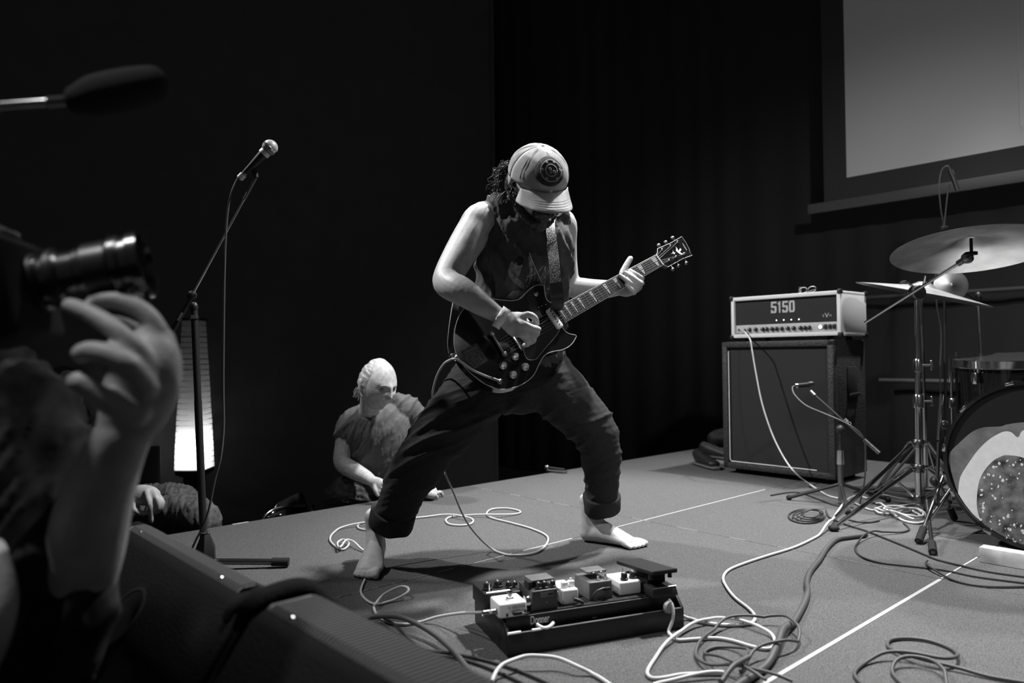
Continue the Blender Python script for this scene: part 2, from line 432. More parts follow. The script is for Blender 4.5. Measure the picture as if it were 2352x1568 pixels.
text_obj('E', 'lettering', NUM, amp, UV(au, av0+.105, gz+.028), -W, Z, .012)
text_obj('V', 'lettering', NUM, amp, UV(au, av0+.094, gz+.022), -W, Z, .026)
text_obj('H', 'lettering', NUM, amp, UV(au, av0+.068, gz+.028), -W, Z, .012)
ks = [.115, .155, .2, .225, .258, .285, .318, .355, .39, .43, .455, .48]
for k in ks:
    cpos = UV(au0+.016, av1-k, az0+.048)
    kn = MB().lathe([(.012, 0), (.0125, .004), (.009, .006), (.0085, .016)], cpos, -U, 14).build('knob', BLACK, amp)
    MB().box(cpos-U*.017+Z*.004, (.002, .002, .007), AX).build('pointer', WHITEP, kn)
MB().lathe([(.013, 0), (.013, .004), (.01, .006)], UV(au0+.016, av0+.117, az0+.05), -U, 16).build('jewel_bezel', CHROME, amp)
MB().ball(UV(au0+.0095, av0+.117, az0+.05), (.004, .0095, .0095), AX, 2).build('jewel_light', LED, amp)
for k in (.09, .065, .041): wbox(au0+.006, au0+.017, av0+k-.007, av0+k+.007, az0+.038, az0+.063, 'rocker_switch', BLACK, .001)
for k in (.28, .325, .37, .415): MB().lathe([(.003, 0), (.0018, .0015)], UV(au0+.017, av1-k-.004, gz+.02), -U, 8).build('glow_tube', LED, amp)
MB().lathe([(.007, 0), (.007, .004), (.004, .004), (.004, .012)], UV(au0+.016, av1-.045, az0+.05), -U, 12).build('input_jack', CHROME, amp)
MB().lathe([(.007, 0), (.007, .004), (.004, .004), (.004, .006)], UV(au0+.016, av1-.085, az0+.05), -U, 12).build('input_jack', CHROME, amp)
for k in (.03, .06, .09): MB().tube([UV(au0+.012, av1-k, az0+.028), UV(au0+.012, av1-k-.02, az0+.028)], .0015, 6, 1).build('panel_mark', BLACK, amp)
# glasses lying on the amp
gl = thing('eyeglasses', UV(4.08, 2.02, az1), 'wire eyeglasses folded on top of the white amplifier', 'eyeglasses')
for k in (0, 1):
    c = UV(4.05+.02*k, 1.97+.062*k, az1+.022)
    MB().tube([c+W*.024*math.cos(a_*.524)+(Z*.9+U*.4)*.018*math.sin(a_*.524) for a_ in range(13)], .0012, 6, 2).build('lens_rim', CHROME, gl)
    MB().tube([c+W*(.024 if k else -.024), c+U*.05-Z*.005+W*.04, UV(4.12, 2.08+.03*k, az1+.003)], .0012, 6, 4).build('temple_arm', CHROME, gl)
MB().tube([UV(4.06, 1.995, az1+.024), UV(4.06, 2.005, az1+.028), UV(4.065, 2.012, az1+.024)], .0012, 6, 3).build('bridge', CHROME, gl)
tb = thing('slide_tube', UV(4.17, 2.10, az1), 'small upright metal tube standing beside the eyeglasses on the amplifier', 'tube')
MB().lathe([(.011, 0), (.011, .05), (.009, .05), (.009, .004)], UV(4.17, 2.10, az1), seg=18).build('barrel', DKMETAL, tb)
MB().lathe([(.0115, 0), (.0115, .004)], UV(4.17, 2.10, az1+.047), seg=18).build('rim', CHROME, tb)

# ------------------------------------------------------------------ floor lamp far left
lp = D(447, 1075, 4.7); lz = lp.z; lx, ly = lp.x, lp.y
lamp = thing('floor_lamp', (lx, ly, -.59), 'tall tapered paper floor lamp glowing at its base behind the microphone stand', 'lamp')
lh = D(440, 735, 4.7).z-lz
def sq(z, w): return [V((lx+s_*w/2, ly+q_*w/2, z)) for s_, q_ in ((-1, -1), (1, -1), (1, 1), (-1, 1))]
NS = 27; random.seed(11)
for i in range(NS):
    a, b = i/NS, (i+1)/NS
    wa, wb = .178-.072*a**1.15, .178-.072*b**1.15
    za, zb_ = lz+lh*a, lz+lh*b-.0035-.0025*random.random()
    j = random.uniform(-.0015, .0015)
    MB().rings([sq(za, wa+j), sq(zb_, wb+j), sq(zb_, wb+j-.004), sq(za, wa+j-.004)], closed=True).build('paper_band', PAPER, lamp, smooth=False)
MB().rings([sq(-.59, .26), sq(-.55, .26), sq(-.55, .1), sq(lz-.05, .1), sq(lz-.03, .17), sq(lz-.004, .17)]).build('lamp_base', BLACKM, lamp, smooth=False)
MB().rings([sq(lz+lh, .12), sq(lz+lh+.012, .12)]).build('top_cap', BLACKM, lamp, smooth=False)
MB().ball((lx, ly, lz+.10), .03, sub=2).build('bulb', LED, lamp)
pl = bpy.data.lights.new('lamp_bulb', 'POINT'); pl.energy = 5; pl.shadow_soft_size = .03
po = bpy.data.objects.new('lamp_bulb_light', pl); COL.objects.link(po); po.location = (lx, ly-.03, lz+.11)

# ------------------------------------------------------------------ drum kit
BU, BV, BR = 3.13, .715, .292
bc = UV(BU, BV, BR+.012)
kit = thing('bass_drum', UV(BU+.2, BV, 0), 'black bass drum with a cut pumpkin painted on its front head', 'drum')
def ring_u(u, r, n=64): return [UV(u, BV+r*math.cos(2*math.pi*k/n), bc.z+r*math.sin(2*math.pi*k/n)) for k in range(n)]
MB().rings([ring_u(BU+.03, BR-.012), ring_u(BU+.40, BR-.012)]).build('shell', LACQ, kit)
MB().rings([ring_u(BU-.012, BR-.004), ring_u(BU-.012, BR+.008), ring_u(BU+.03, BR+.008), ring_u(BU+.03, BR-.012)], closed=True).build('hoop', GLOSS, kit)
MB().rings([ring_u(BU+.002, BR-.002), ring_u(BU+.008, BR-.002)]).build('front_head', PRINT_BLK, kit)
HP = UV(BU, 0, 0)
def inhead(p):
    d = V((0, p.dot(W)-BV, p.z-bc.z)); L = math.hypot(d.y, d.z); R_ = BR-.008
    if L > R_: return UV(p.dot(U), BV+d.y*R_/L, bc.z+d.z*R_/L)
    return p
def paint(pix, lift, name, m):
    o = [inhead(PL(x, y, HP-U*lift, U)) for x, y in pix]
    P = cr([tuple(p) for p in o+o[:1]], 5)[:-1]
    return MB().prism(P, U*.0006).build(name, m, kit, smooth=False)
paint([(2170, 1060), (2182, 1039), (2205, 1015), (2232, 992), (2259, 981), (2298, 979), (2315, 974), (2360, 970), (2410, 985), (2460, 982), (2520, 1020), (2580, 1080), (2570, 1180), (2500, 1240), (2400, 1262), (2300, 1250), (2225, 1200), (2185, 1140)], .0022, 'painted_rind', PRINT_GREY)
paint([(2199, 1133), (2205, 1098), (2219, 1072), (2245, 1035), (2272, 1009), (2302, 992), (2322, 992), (2338, 1004), (2352, 987), (2395, 990), (2440, 1015), (2490, 1080), (2500, 1150), (2470, 1220), (2400, 1264), (2310, 1250), (2245, 1200), (2215, 1168)], .0030, 'painted_flesh', PRINT_WHITE)
paint([(2307, 1045), (2285, 1055), (2265, 1075), (2250, 1102), (2244, 1138), (2245, 1171), (2255, 1201), (2278, 1222), (2312, 1240), (2365, 1252), (2420, 1230), (2440, 1170), (2420, 1110), (2380, 1065), (2340, 1048)], .0038, 'painted_seed_bed', PRINT_DARK)
random.seed(5); mb = MB()
for k in range(110):
    a_ = random.uniform(0, 6.283); rr = random.betavariate(3, 1.1)
    x, y = 2340+98*rr*math.cos(a_), 1150+100*rr*math.sin(a_)
    if x > 2300 and rr < .5 and random.random() < .6: continue
    s_ = random.uniform(1.0, 4.2); e_ = random.uniform(.5, 1); an = random.uniform(0, 3.1)
    pts = [(x+s_*math.cos(q*1.047)*math.cos(an)-e_*s_*math.sin(q*1.047)*math.sin(an), y+s_*math.cos(q*1.047)*math.sin(an)+e_*s_*math.sin(q*1.047)*math.cos(an)) for q in range(6)]
    mb.prism([PL(X, Y, HP-U*.0044, U) for X, Y in pts], U*.0005)
sd = mb.build('painted_seeds', PRINT_WHITE, kit, smooth=False); sd['kind'] = 'stuff'
for ang in (8, 40, 75, 105, 140, 172, 205, 238, 270, 302, 335):
    a_ = math.radians(ang); n_ = W*math.cos(a_)+Z*math.sin(a_); c = UV(BU, BV, bc.z)+n_*(BR+.006)
    cl = MB(); cl.box(c+U*.012, (.056, .03, .012), (U, n_.cross(U), n_)); cl.build('claw_hook', CHROME, kit, bevel=.003)
    MB().tube([c+n_*.008+U*.03, c+n_*.004+U*.12], .004, 8, 1).build('tension_rod', CHROME, kit)
for s_ in (1, -1):
    MB().tube([UV(BU+.12, BV+s_*(BR-.02), bc.z-.06), UV(BU+.03, BV+s_*(BR+.10), .012)], .009, 10, 1).build('spur', CHROME, kit)
# pine block wedged in front of the drum
q = F(2256, 1292); bu, bv = q.dot(U), q.dot(W)
bk = MB().box(UV(bu+.025, bv-.24, .026), (.05, .5, .052), AX).build('timber_block', WOOD, bevel=.004)
tag(bk, 'short pine timber block on the carpet in front of the bass drum', 'wood block')

# floor tom
tc_ = D(2335, 822, 3.3); tr = .25
tilt = (Z+V((-.05, -.045, 0))).normalized()
tom = thing('floor_tom', (tc_.x, tc_.y, 0), 'black floor tom with a chrome hoop standing behind the bass drum', 'drum')
MB().lathe([(tr-.012, -.36), (tr-.012, -.01)], tc_, tilt, 48).build('shell', LACQ, tom)
MB().lathe([(tr-.008, -.004), (tr-.008, .002)], tc_, tilt, 48).build('drum_head', DRUMWHITE, tom)
MB().lathe([(tr-.006, -.03), (tr+.004, -.03), (tr, -.026), (tr, .004), (tr+.004, .008), (tr-.006, .008)], tc_, tilt, 48).build('hoop', CHROME, tom)
MB().lathe([(tr-.006, -.37), (tr+.004, -.37), (tr, -.345), (tr-.006, -.345)], tc_, tilt, 48).build('hoop', CHROME, tom)
for k in range(8):
    a_ = k*math.pi/4+.35; n_ = V((math.cos(a_), math.sin(a_), 0)); c = tc_+n_*(tr+.004)
    lg = MB().box(c-Z*.085, (.02, .022, .05), (n_, n_.cross(Z), Z)).build('lug', CHROME, tom, bevel=.005)
    MB().tube([c+Z*.004+n_*.004, c-Z*.08+n_*.004], .0028, 8, 1).build('tension_rod', CHROME, tom)
for a_ in (2.9, .8, 5.2):
    n_ = V((math.cos(a_), math.sin(a_), 0)); c = tc_+n_*(tr+.012)
    MB().box(c-Z*.2, (.03, .03, .045), (n_, n_.cross(Z), Z)).build('leg_bracket', CHROME, tom, bevel=.006)
    b = V((c.x, c.y, 0))+n_*.02
    MB().tube([c-Z*.1, c-Z*.3, b+Z*.08-n_*.015, b+Z*.02], .006, 10, 3).build('leg', CHROME, tom)
    MB().lathe([(.012, 0), (.011, .04)], b, seg=12).build('rubber_foot', RUBBER, tom)
p = tc_+V((-.155, .19, .03))
MB().tube([p-Z*.05, p], .005, 8, 1).build('wing_rod', CHROME, tom)

def cymbal(mb, c, ax, r, bell=.06, bow=.035):
    pr = [(.006, bow+bell*.5), (bell*.5, bow+bell*.42), (bell, bow+.004), (r*.45, bow*.72), (r*.75, bow*.36), (r, 0), (r-.001, -.0015), (r*.75, bow*.36-.0015), (r*.45, bow*.72-.0015), (bell, bow+.002), (bell*.5, bow+bell*.4), (.006, bow+bell*.46)]
    return mb.lathe(pr, c, ax, 72)
# boom cymbal stand with double-braced tripod
st_b = F(2112, 1172); stx = st_b.copy()
ST = thing('cymbal_stand', (stx.x, stx.y, 0), 'chrome boom cymbal stand with braced tripod between the amplifier and drums', 'stand')
dS = stx.y
def s_at(px, py): return D(px, py, dS)
def tubeS(a, b, r, name='pole'): return MB().tube([a, b], r, 16, 1).build(name, CHROME, ST)
base = V((stx.x, stx.y, .03)); topz = s_at(2106, 672).z
tp = V((s_at(2106, 672).x, stx.y, topz))
tubeS(base, base.lerp(tp, .49), .0165, 'lower_tube'); tubeS(base.lerp(tp, .48), base.lerp(tp, .66), .0125, 'middle_tube'); tubeS(base.lerp(tp, .65), tp, .0095, 'upper_tube')
for f_, r_ in ((.485, .021), (.655, .017)):
    c = base.lerp(tp, f_)
    cl = MB().lathe([(r_, -.03), (r_+.002, -.028), (r_+.002, .02), (r_-.003, .03)], c, seg=20).build('clamp_collar', CHROME, ST)
    MB().tube([c, c+V((.05, -.01, 0))], .005, 8, 1).build('clamp_bolt', CHROME, cl)
    MB().box(c+V((.055, -.012, 0)), (.012, .01, .045)).build('wing_nut', CHROME, cl, bevel=.004)
# tilter and boom
cl = MB().lathe([(.032, -.02), (.034, -.016), (.034, .016), (.03, .02)], tp, V((.1, -1, 0)), 24).build('boom_clamp', DKMETAL, ST)
MB().tube([tp+V((-.02, 0, .03)), tp+V((-.05, 0, .05)), tp+V((-.075, 0, .043))], .006, 8, 3).build('wing_screw', CHROME, cl)
MB().tube([tp+V((.03, 0, .03)), tp+V((.04, 0, .075))], .006, 8, 1).build('wing_screw', CHROME, cl)
e0, e1 = D(1987, 741, 3.42), D(2222, 592, 2.98)
MB().tube([e0, e1], .0065, 12, 1).build('boom_arm', CHROME, ST)
MB().tube([e1.lerp(e0, .08), e1], .013, 12, 1).build('boom_tilter', DKMETAL, ST)
MB().ball(e1, .024, sub=2).build('tilter_gear', DKMETAL, ST)
ccen = D(2231, 576, 2.93)
MB().tube([e1, ccen-V((0, 0, .02)), ccen+Z*.05], .006, 8, 1).build('cymbal_rod', BLACK, ST)
MB().lathe([(.022, -.016), (.022, -.004)], ccen, seg=18).build('felt_washer', BLACKM, ST)
# legs
def flat(a, b, w, th, name, par=ST):
    a, b = V(a), V(b); d = (b-a).normalized(); s_ = d.cross(V((0, 1, 0))).normalized(); n_ = s_.cross(d)
    return MB().box((a+b)/2, ((b-a).length, w, th), (d, s_, n_)).build(name, CHROME, par, bevel=.002)
L1 = [base+Z*(.475), F(1922, 1208, .012)]; L2 = [base+Z*.30, F(1905, 1222, .012)]
zU, zL = s_at(2112, 1018).z, s_at(2112, 1075).z
for zc in (zU, zL, .05): MB().lathe([(.022, -.018), (.024, -.015), (.024, .015), (.022, .018)], V((base.x, base.y, zc)), seg=20).build('leg_collar', DKMETAL, ST)
foots = [F(1915, 1212, .012), V((base.x+.30, base.y+.10, .012)), V((base.x-.05, base.y+.33, .012))]
for i, f_ in enumerate(foots):
    c = V((base.x, base.y, zU)); dr_ = (V((f_.x, f_.y, 0))-V((base.x, base.y, 0))).normalized()
    for zc, off in ((zU, .0), (zL, .0)):
        k = V((base.x, base.y, zc))+dr_*.055+Z*(.0)
        endp = f_ if zc == zL else f_+dr_*-.03+V((.02, .07, .02))*(1 if i == 0 else .4)
        flat(V((base.x, base.y, zc))+dr_*.018, k, .02, .006, 'leg_hinge'); flat(k-Z*.0, endp, .02, .006, 'leg')
    mid = (V((base.x, base.y, zL))+dr_*.055).lerp(f_, .42)
    flat(mid, V((base.x, base.y, .05))+dr_*.02, .016, .005, 'leg_brace')
    MB().ball(f_, (.022, .022, .013), sub=2).build('rubber_foot', RUBBER, ST)
cy = cymbal(MB(), ccen, (Z+V((.055, .205, 0))).normalized(), .288).build('crash_cymbal', BRASS)
tag(cy, 'large bronze cymbal on the boom arm, seen from below', 'cymbal')
c2 = D(2118, 676, 3.74); ax2 = (Z+V((.21, -.15, 0))).normalized()
cy2 = cymbal(MB(), c2, ax2, .312).build('ride_cymbal', BRASS); tag(cy2, 'tilted bronze cymbal behind the boom clamp, bright on top', 'cymbal')
# second stand carries the tilted cymbal
S2 = thing('cymbal_stand', (c2.x, c2.y, 0), 'plain chrome cymbal stand holding the tilted bright cymbal', 'stand')
b2 = V((c2.x, c2.y, .03))
MB().tube([b2, V((c2.x, c2.y, .5))], .012, 12, 1).build('lower_tube', CHROME, S2)
MB().tube([V((c2.x, c2.y, .48)), c2-ax2*.02, c2+ax2*.07], .007, 12, 1).build('upper_tube', DKMETAL, S2)
for k in range(3):
    a_ = k*2.094+.35; e_ = b2+V((math.cos(a_)*.2, math.sin(a_)*.2, -.018)); MB().tube([b2+Z*.25, e_], .007, 8, 1).build('leg', DKMETAL, S2)
    MB().ball(e_, .014, sub=2).build('rubber_foot', RUBBER, S2)
# small splash facing out and its stand
c3 = D(2184, 655, 4.14); ax3 = (V((-.25, -1, .1))).normalized()
sp_ = cymbal(MB(), c3, ax3, .0875, .014, .006).build('splash_cymbal', mat('dull_bronze', .28, .35, metal=1.0)); tag(sp_, 'small round splash cymbal facing out between the two large cymbals', 'cymbal')
p4 = D(2247, 690, 4.2)
S3 = thing('cymbal_stand', (p4.x, p4.y, 0), 'thin chrome stand rising behind the floor tom, with a black clamp', 'stand')
MB().tube([V((p4.x+.03, p4.y, .03)), p4], .0085, 12, 1).build('pole', CHROME, S3)
MB().tube([p4, c3+V((.02, .02, 0)), c3+V((0, .01, 0))], .006, 8, 3).build('side_arm', BLACK, S3)
MB().ball(p4+Z*.02, (.02, .02, .03), sub=2).build('clamp', BLACK, S3)
MB().tube([p4+V((-.02, 0, -.03)), p4+V((.06, 0, -.035))], .005, 8, 1).build('wing_screw', CHROME, S3)
for k in range(3):
    a_ = k*2.094+.9; e_ = V((p4.x+.03, p4.y, .012))+V((math.cos(a_)*.16, math.sin(a_)*.16, 0)); MB().tube([V((p4.x+.03, p4.y, .25)), e_], .007, 8, 1).build('leg', DKMETAL, S3)
    MB().ball(e_, .014, sub=2).build('rubber_foot', RUBBER, S3)
# overhead drum microphone
dO = 4.42; ob = D(2172, 1010, dO); ob.z = 0
OS = thing('microphone_stand', (ob.x, ob.y, 0), 'tall black microphone stand reaching over the drums with a small silver microphone', 'microphone stand')
otp = D(2168, 525, dO)
MB().tube([V((ob.x, ob.y, .02)), V((otp.x, otp.y, otp.z))], .008, 10, 1).build('pole', BLACK, OS)
MB().box(otp, (.04, .03, .03)).build('clamp', BLACK, OS, bevel=.005)
MB().tube([otp, D(2176, 450, dO), D(2181, 425, dO)], .005, 8, 3).build('boom_arm', BLACK, OS)
for k in range(3):
    a_ = k*2.094+2.05; e_ = V((ob.x, ob.y, .012))+V((math.cos(a_)*.14, math.sin(a_)*.14, 0)); MB().tube([V((ob.x, ob.y, .2)), e_], .008, 8, 1).build('leg', BLACK, OS); MB().ball(e_, .014, sub=2).build('rubber_foot', RUBBER, OS)
om = thing('pencil_microphone', D(2192, 412, dO), 'small silver pencil microphone pointing down over the cymbals', 'microphone')
MB().tube([D(2184, 393, dO), D(2199, 436, dO)], .0125, 14, 1).build('body', DKMETAL, om)
MB().tube([D(2183, 391, dO), D(2187, 402, dO)], .0135, 14, 1).build('connector', CHROME, om)
oc = MB().tube([D(2183, 391, dO), D(2176, 381, dO), D(2163, 392, dO+.02), D(2157, 430, dO+.02), D(2161, 480, dO+.02), D(2167, 530, dO+.03), D(2150, 620, dO+.04), D(2152, 700, dO+.04), D(2162, 765, dO+.04), D(2160, 900, dO+.04), V((ob.x+.05, ob.y+.04, .01))], .0035, 8, 6).build('microphone_cable', GCABLE)
tag(oc, 'thin cable looping down from the overhead drum microphone', 'cable')

# short tripod in front of the floor tom
tb_ = D(2152, 1085, 3.1)
KS = thing('microphone_stand', (tb_.x, tb_.y, 0), 'short tripod stand with black rubber feet beside the bass drum', 'microphone stand')
apex = D(2150, 1105, 3.05)
MB().tube([D(2156, 1010, 3.05), D(2163, 905, 3.05)], .009, 10, 1).build('rod', CHROME, KS)
MB().tube([V((apex.x, apex.y, .1)), D(2156, 1015, 3.05)], .007, 10, 1).build('pole', DKMETAL, KS)
MB().box(D(2168, 975, 3.05), (.03, .02, .035)).build('clamp_knob', CHROME, KS, bevel=.008)
for (a_, b_, e_) in (((2165, 1095), (2127, 1195), (2110, 1243)), ((2128, 1150), (2137, 1215), (2143, 1268)), ((2150, 1090), (2180, 1140), (2192, 1190))):
    ft = F(*e_, .012); up = D(*a_, 3.02)
    MB().tube([up, ft], .007, 10, 1).build('leg', DKMETAL, KS)
    dd = (up-ft).normalized(); MB().tube([ft, ft+dd*.075], .014, 12, 1, ).build('rubber_foot', RUBBER, KS)
MB().ball(apex, .024, sub=2).build('hub', BLACK, KS)

# microphone in front of the cabinet on a short boom
cb = F(1932, 1160); CS = thing('microphone_stand', (cb.x, cb.y, 0), 'short black microphone stand with a boom in front of the speaker cabinet', 'microphone stand')
ctop = D(1930, 985, cb.y)
MB().tube([V((cb.x, cb.y, .02)), V((cb.x, cb.y, .20))], .0125, 12, 1).build('pole', DKMETAL, CS)
MB().tube([V((cb.x, cb.y, .19)), V((cb.x, cb.y, .255))], .017, 14, 1).build('clutch', CHROME, CS)
MB().tube([V((cb.x, cb.y, .25)), ctop], .008, 12, 1).build('inner_tube', BLACK, CS)
b0, b1 = D(2020, 1040, cb.y-.05), D(1872, 908, cb.y+.16)
MB().tube([b0, b1], .0055, 10, 1).build('boom_arm', BLACK, CS)
MB().tube([b0, b0.lerp(b1, .22)], .011, 10, 1).build('boom_grip', DKMETAL, CS)
MB().ball(ctop, .021, sub=2).build('swivel', BLACK, CS)
text_obj('PRO', 'lettering', WHITEP, CS, D(1938, 965, cb.y-.03), V((.75, 0, -.66)), V((.66, 0, .75)), .014)
MB().tube([b1, D(1862, 898, cb.y+.18)], .009, 10, 1).build('clip', DKMETAL, CS)
for k in range(3):
    a_ = k*2.094+2.4; e_ = V((cb.x, cb.y, .012))+V((math.cos(a_)*.26, math.sin(a_)*.2, 0)); MB().tube([V((cb.x, cb.y, .10)), e_], .008, 8, 1).build('leg', BLACK, CS); MB().ball(e_, .014, sub=2).build('rubber_foot', RUBBER, CS)
cmic = thing('instrument_microphone', D(1845, 885, cb.y+.19), 'dark instrument microphone pointed at the speaker cabinet grille', 'microphone')
m0, m1 = D(1828, 886, cb.y+.19), D(1865, 882, cb.y+.23)
MB().tube([m0, m0.lerp(m1, .6), m1], .0115, 14, 1).build('body', BLACK, cmic)
MB().tube([m0.lerp(m1, .75), m1], .0145, 14, 1).build('head_grille', DKMETAL, cmic)
MB().tube([D(1826, 886, cb.y+.19), D(1832, 886, cb.y+.19)], .0125, 12, 1).build('silver_ring', CHROME, cmic)
cc = MB().tube([D(1826, 886, cb.y+.19), D(1820, 890, cb.y+.18), D(1825, 906, cb.y+.15), D(1850, 930, cb.y+.1), D(1890, 948, cb.y+.05), D(1930, 965, cb.y), D(1965, 985, cb.y-.03), D(1985, 1010, cb.y-.03), D(1988, 1060, cb.y), D(1985, 1110, cb.y), F(1975, 1155, .006)], .0035, 8, 6).build('microphone_cable', GCABLE)
tag(cc, 'thin dark cable drooping from the microphone at the cabinet', 'cable')
# ------------------------------------------------------------------ vocal microphone stand, left
mb0 = F(466, 1308); MS = thing('microphone_stand', (mb0.x, mb0.y, 0), 'black boom microphone stand standing left of the guitarist', 'microphone stand')
md = mb0.y
mtop = D(446, 712, md+.02); mlow = D(469, 1262, md)
MB().tube([mlow, mlow.lerp(mtop, .62)], .0125, 14, 1).build('lower_tube', BLACK, MS)
MB().tube([mlow.lerp(mtop, .6), mtop], .0115, 14, 1).build('upper_tube', BLACK, MS)
MB().lathe([(.016, 0), (.016, .012)], mtop-Z*.03, seg=16).build('clutch_ring', CHROME, MS)
MB().ball(mtop+Z*.01, (.014, .014, .02), sub=2).build('clutch', BLACK, MS)
MB().lathe([(.028, 0), (.036, .02), (.034, .06), (.015, .105), (.013, .11)], V((mlow.x+.004, mlow.y, .015)), seg=6).build('leg_hub', BLACK, MS)
MB().lathe([(.0145, 0), (.0145, .004)], V((mlow.x+.004, mlow.y, .125)), seg=14).build('hub_ring', CHROME, MS)
for tip, hh in (((659, 1290), 0), ((395, 1400), 0), ((330, 1260), 0)):
    e_ = F(*tip, .018); a_ = V((mlow.x, mlow.y, .028)); d = (e_-a_)
    MB().tube([a_+d.normalized()*.03, e_], .0105, 14, 1).build('leg', mat('satin_tube', .2, .3, metal=1.0), MS)
    MB().tube([e_-d.normalized()*.05, e_+d.normalized()*.006], .0145, 14, 1).build('rubber_foot', RUBBER, MS)
bo0, bo1 = D(388, 775, md-.02), D(588, 408, md+.03)
MB().tube([bo0.lerp(bo1, .0), bo1], .0045, 10, 1).build('boom_arm', CHROME, MS)
MB().tube([bo0, bo0.lerp(bo1, .25)], .0085, 10, 1).build('boom_grip', BLACK, MS)
MB().tube([bo0.lerp(bo1, .86), bo1], .006, 10, 1).build('boom_end', DKMETAL, MS)
MB().tube([bo1, D(586, 396, md+.03), D(578, 380, md+.02)], .0095, 12, 1).build('clip', BLACK, MS)
MB().ball(bo0.lerp(bo1, .26), .017, sub=2).build('boom_swivel', BLACK, MS)
for k in range(4): MB().box(bo0.lerp(bo1, .11+.012*k)+V((.003, -.009, 0)), (.007, .001, .006)).build('printed_mark', WHITEP, MS)
vm = thing('vocal_microphone', D(590, 372, md+.02), 'handheld vocal microphone with a ball grille clipped on the boom stand', 'microphone')
h0, h1 = D(563, 397, md+.02), D(610, 349, md+.02); dd = (h1-h0).normalized(); q0 = h1+dd*.022
MB().tube([tuple(h0)+(.0105,), tuple(h0.lerp(h1, .3))+(.012,), tuple(h1)+(.0175,)], 0, 18, 3).build('handle', BLACK, vm)
MB().lathe([(.0185, 0), (.019, .002), (.019, .012), (.0185, .014)], h1-dd*.012, dd, 20).build('tape_band', WHITEP, vm)
bg = MB().ball(q0, (.0265, .0265, .0265), sub=4).build('ball_grille', voro_mat('wire_mesh', 700, .35, .05, (.2, .6), .4), vm)
MB().lathe([(.0262, -.004), (.0272, -.003), (.0272, .003), (.0262, .004)], q0, dd, 24).build('grille_band', CHROME, vm)
MB().tube([h0-dd*.03, h0], .0095, 14, 1).build('connector', DKMETAL, vm)
MB().tube([h0-dd*.026, h0-dd*.008], .012, 14, 1).build('white_collar', WHITEP, vm)
vc = MB().tube([h0-dd*.03, D(543, 415, md+.02), D(528, 455, md), D(520, 520, md), D(516, 620, md), D(514, 760, md), D(513, 880, md), D(514, 980, md-.01), D(507, 1050, md-.03), D(494, 1100, md-.032), D(482, 1160, md-.03), D(468, 1205, md-.028), D(450, 1240, md-.026), D(436, 1272, md-.02), D(430, 1295, md-.015), F(420, 1322, .004)], .0035, 8, 6).build('microphone_cable', GCABLE)
tag(vc, 'thin dark cable hanging from the vocal microphone down its stand', 'cable')

# ------------------------------------------------------------------ electric guitar
GB, GN = D(1185, 782, 2.38), D(1511, 600, 2.62)
ga = (GN-GB).normalized(); n0 = V((0, -1, .16)); gn = (n0-ga*n0.dot(ga)).normalized(); gb = gn.cross(ga)
if gb.z < 0: gb = -gb
def G(px, py, off=0.0): return PL(px, py, GB+gn*off, gn)
def GL(s, t, off=0.0): return GN-ga*s+gb*t+gn*off      # s metres from the nut towards the bridge, t across, off above the top
gt = thing('electric_guitar', G(1170, 780), 'black double cutaway electric guitar with cream binding, held by the barefoot man', 'guitar')
outl = [(1250, 655), (1236, 654), (1222, 660), (1208, 672), (1197, 684), (1180, 690), (1155, 689), (1120, 686), (1088, 692), (1064, 710), (1049, 740), (1043, 775), (1046, 805), (1060, 833), (1085, 860), (1115, 882), (1145, 893), (1170, 892), (1200, 882), (1225, 862), (1240, 832), (1252, 815), (1270, 807), (1292, 803), (1310, 793), (1320, 780), (1323, 770), (1310, 767), (1298, 760), (1291, 748), (1290, 736), (1293, 720), (1280, 700), (1271, 697), (1258, 690), (1252, 676)]
OP = [V(p) for p in cr([tuple(G(x, y)) for x, y in outl+outl[:1]], 4)[:-1]]
MB().prism(OP, -gn*.044).build('body', LACQ, gt, smooth=False)
def loop_tube(P, r, name, m, par, seg=6):
    P = [V(p) for p in P]; n = len(P); R = []
    for i, p in enumerate(P):
        t_ = (P[(i+1) % n]-P[i-1]).normalized(); s_ = t_.cross(gn).normalized()
        R.append([p+s_*(r*math.cos(2*math.pi*k/seg))+gn*(r*math.sin(2*math.pi*k/seg)) for k in range(seg)])
    return MB().rings(R, closed=True).build(name, m, par)
loop_tube(OP, .0013, 'binding', mat('ivory_binding', .5, .4), gt)
pk = [(1292, 738), (1283, 762), (1268, 782), (1252, 800), (1240, 815), (1230, 825), (1215, 826), (1207, 818), (1203, 800), (1215, 765), (1240, 745), (1275, 722)]
PP = [V(p) for p in cr([tuple(G(x, y, .004)) for x, y in pk+pk[:1]], 5)[:-1]]
MB().prism(PP, -gn*.002).build('pickguard', GLOSS, gt, smooth=False)
loop_tube(PP, .0006, 'pickguard_edge', CREAM, gt)
# neck, fretboard, nut
HW0, HW1 = .0215, .028; SL = .628
def hw(s): return HW0+(HW1-HW0)*min(1, s/.44)
SF = .447
MB().rings([[GL(s, -hw(s), .004), GL(s, hw(s), .004), GL(s, hw(s), .011), GL(s, -hw(s), .011)] for s in (0, .1, .2, .3, SF)]).build('fretboard', FRETB, gt)
nk = []
for s in (0, .05, .15, .25, .33, .38):
    w_ = hw(s); th = .018+.012*(s/.38)
    nk.append([GL(s, w_*math.cos(math.pi*k/8), .004-th*math.sin(math.pi*k/8)) for k in range(9)])
MB().rings(nk).build('neck', mat('neck_black', .012, .3), gt)
for sg in (-1, 1): MB().tube([GL(0, sg*hw(0), .0095), GL(SF, sg*hw(SF), .0095)], .0016, 6, 1).build('neck_binding', CREAM, gt)
MB().box(GL(-.002, 0, .008), (.005, HW0*2, .01), (ga, gb, gn)).build('nut', CREAM, gt)
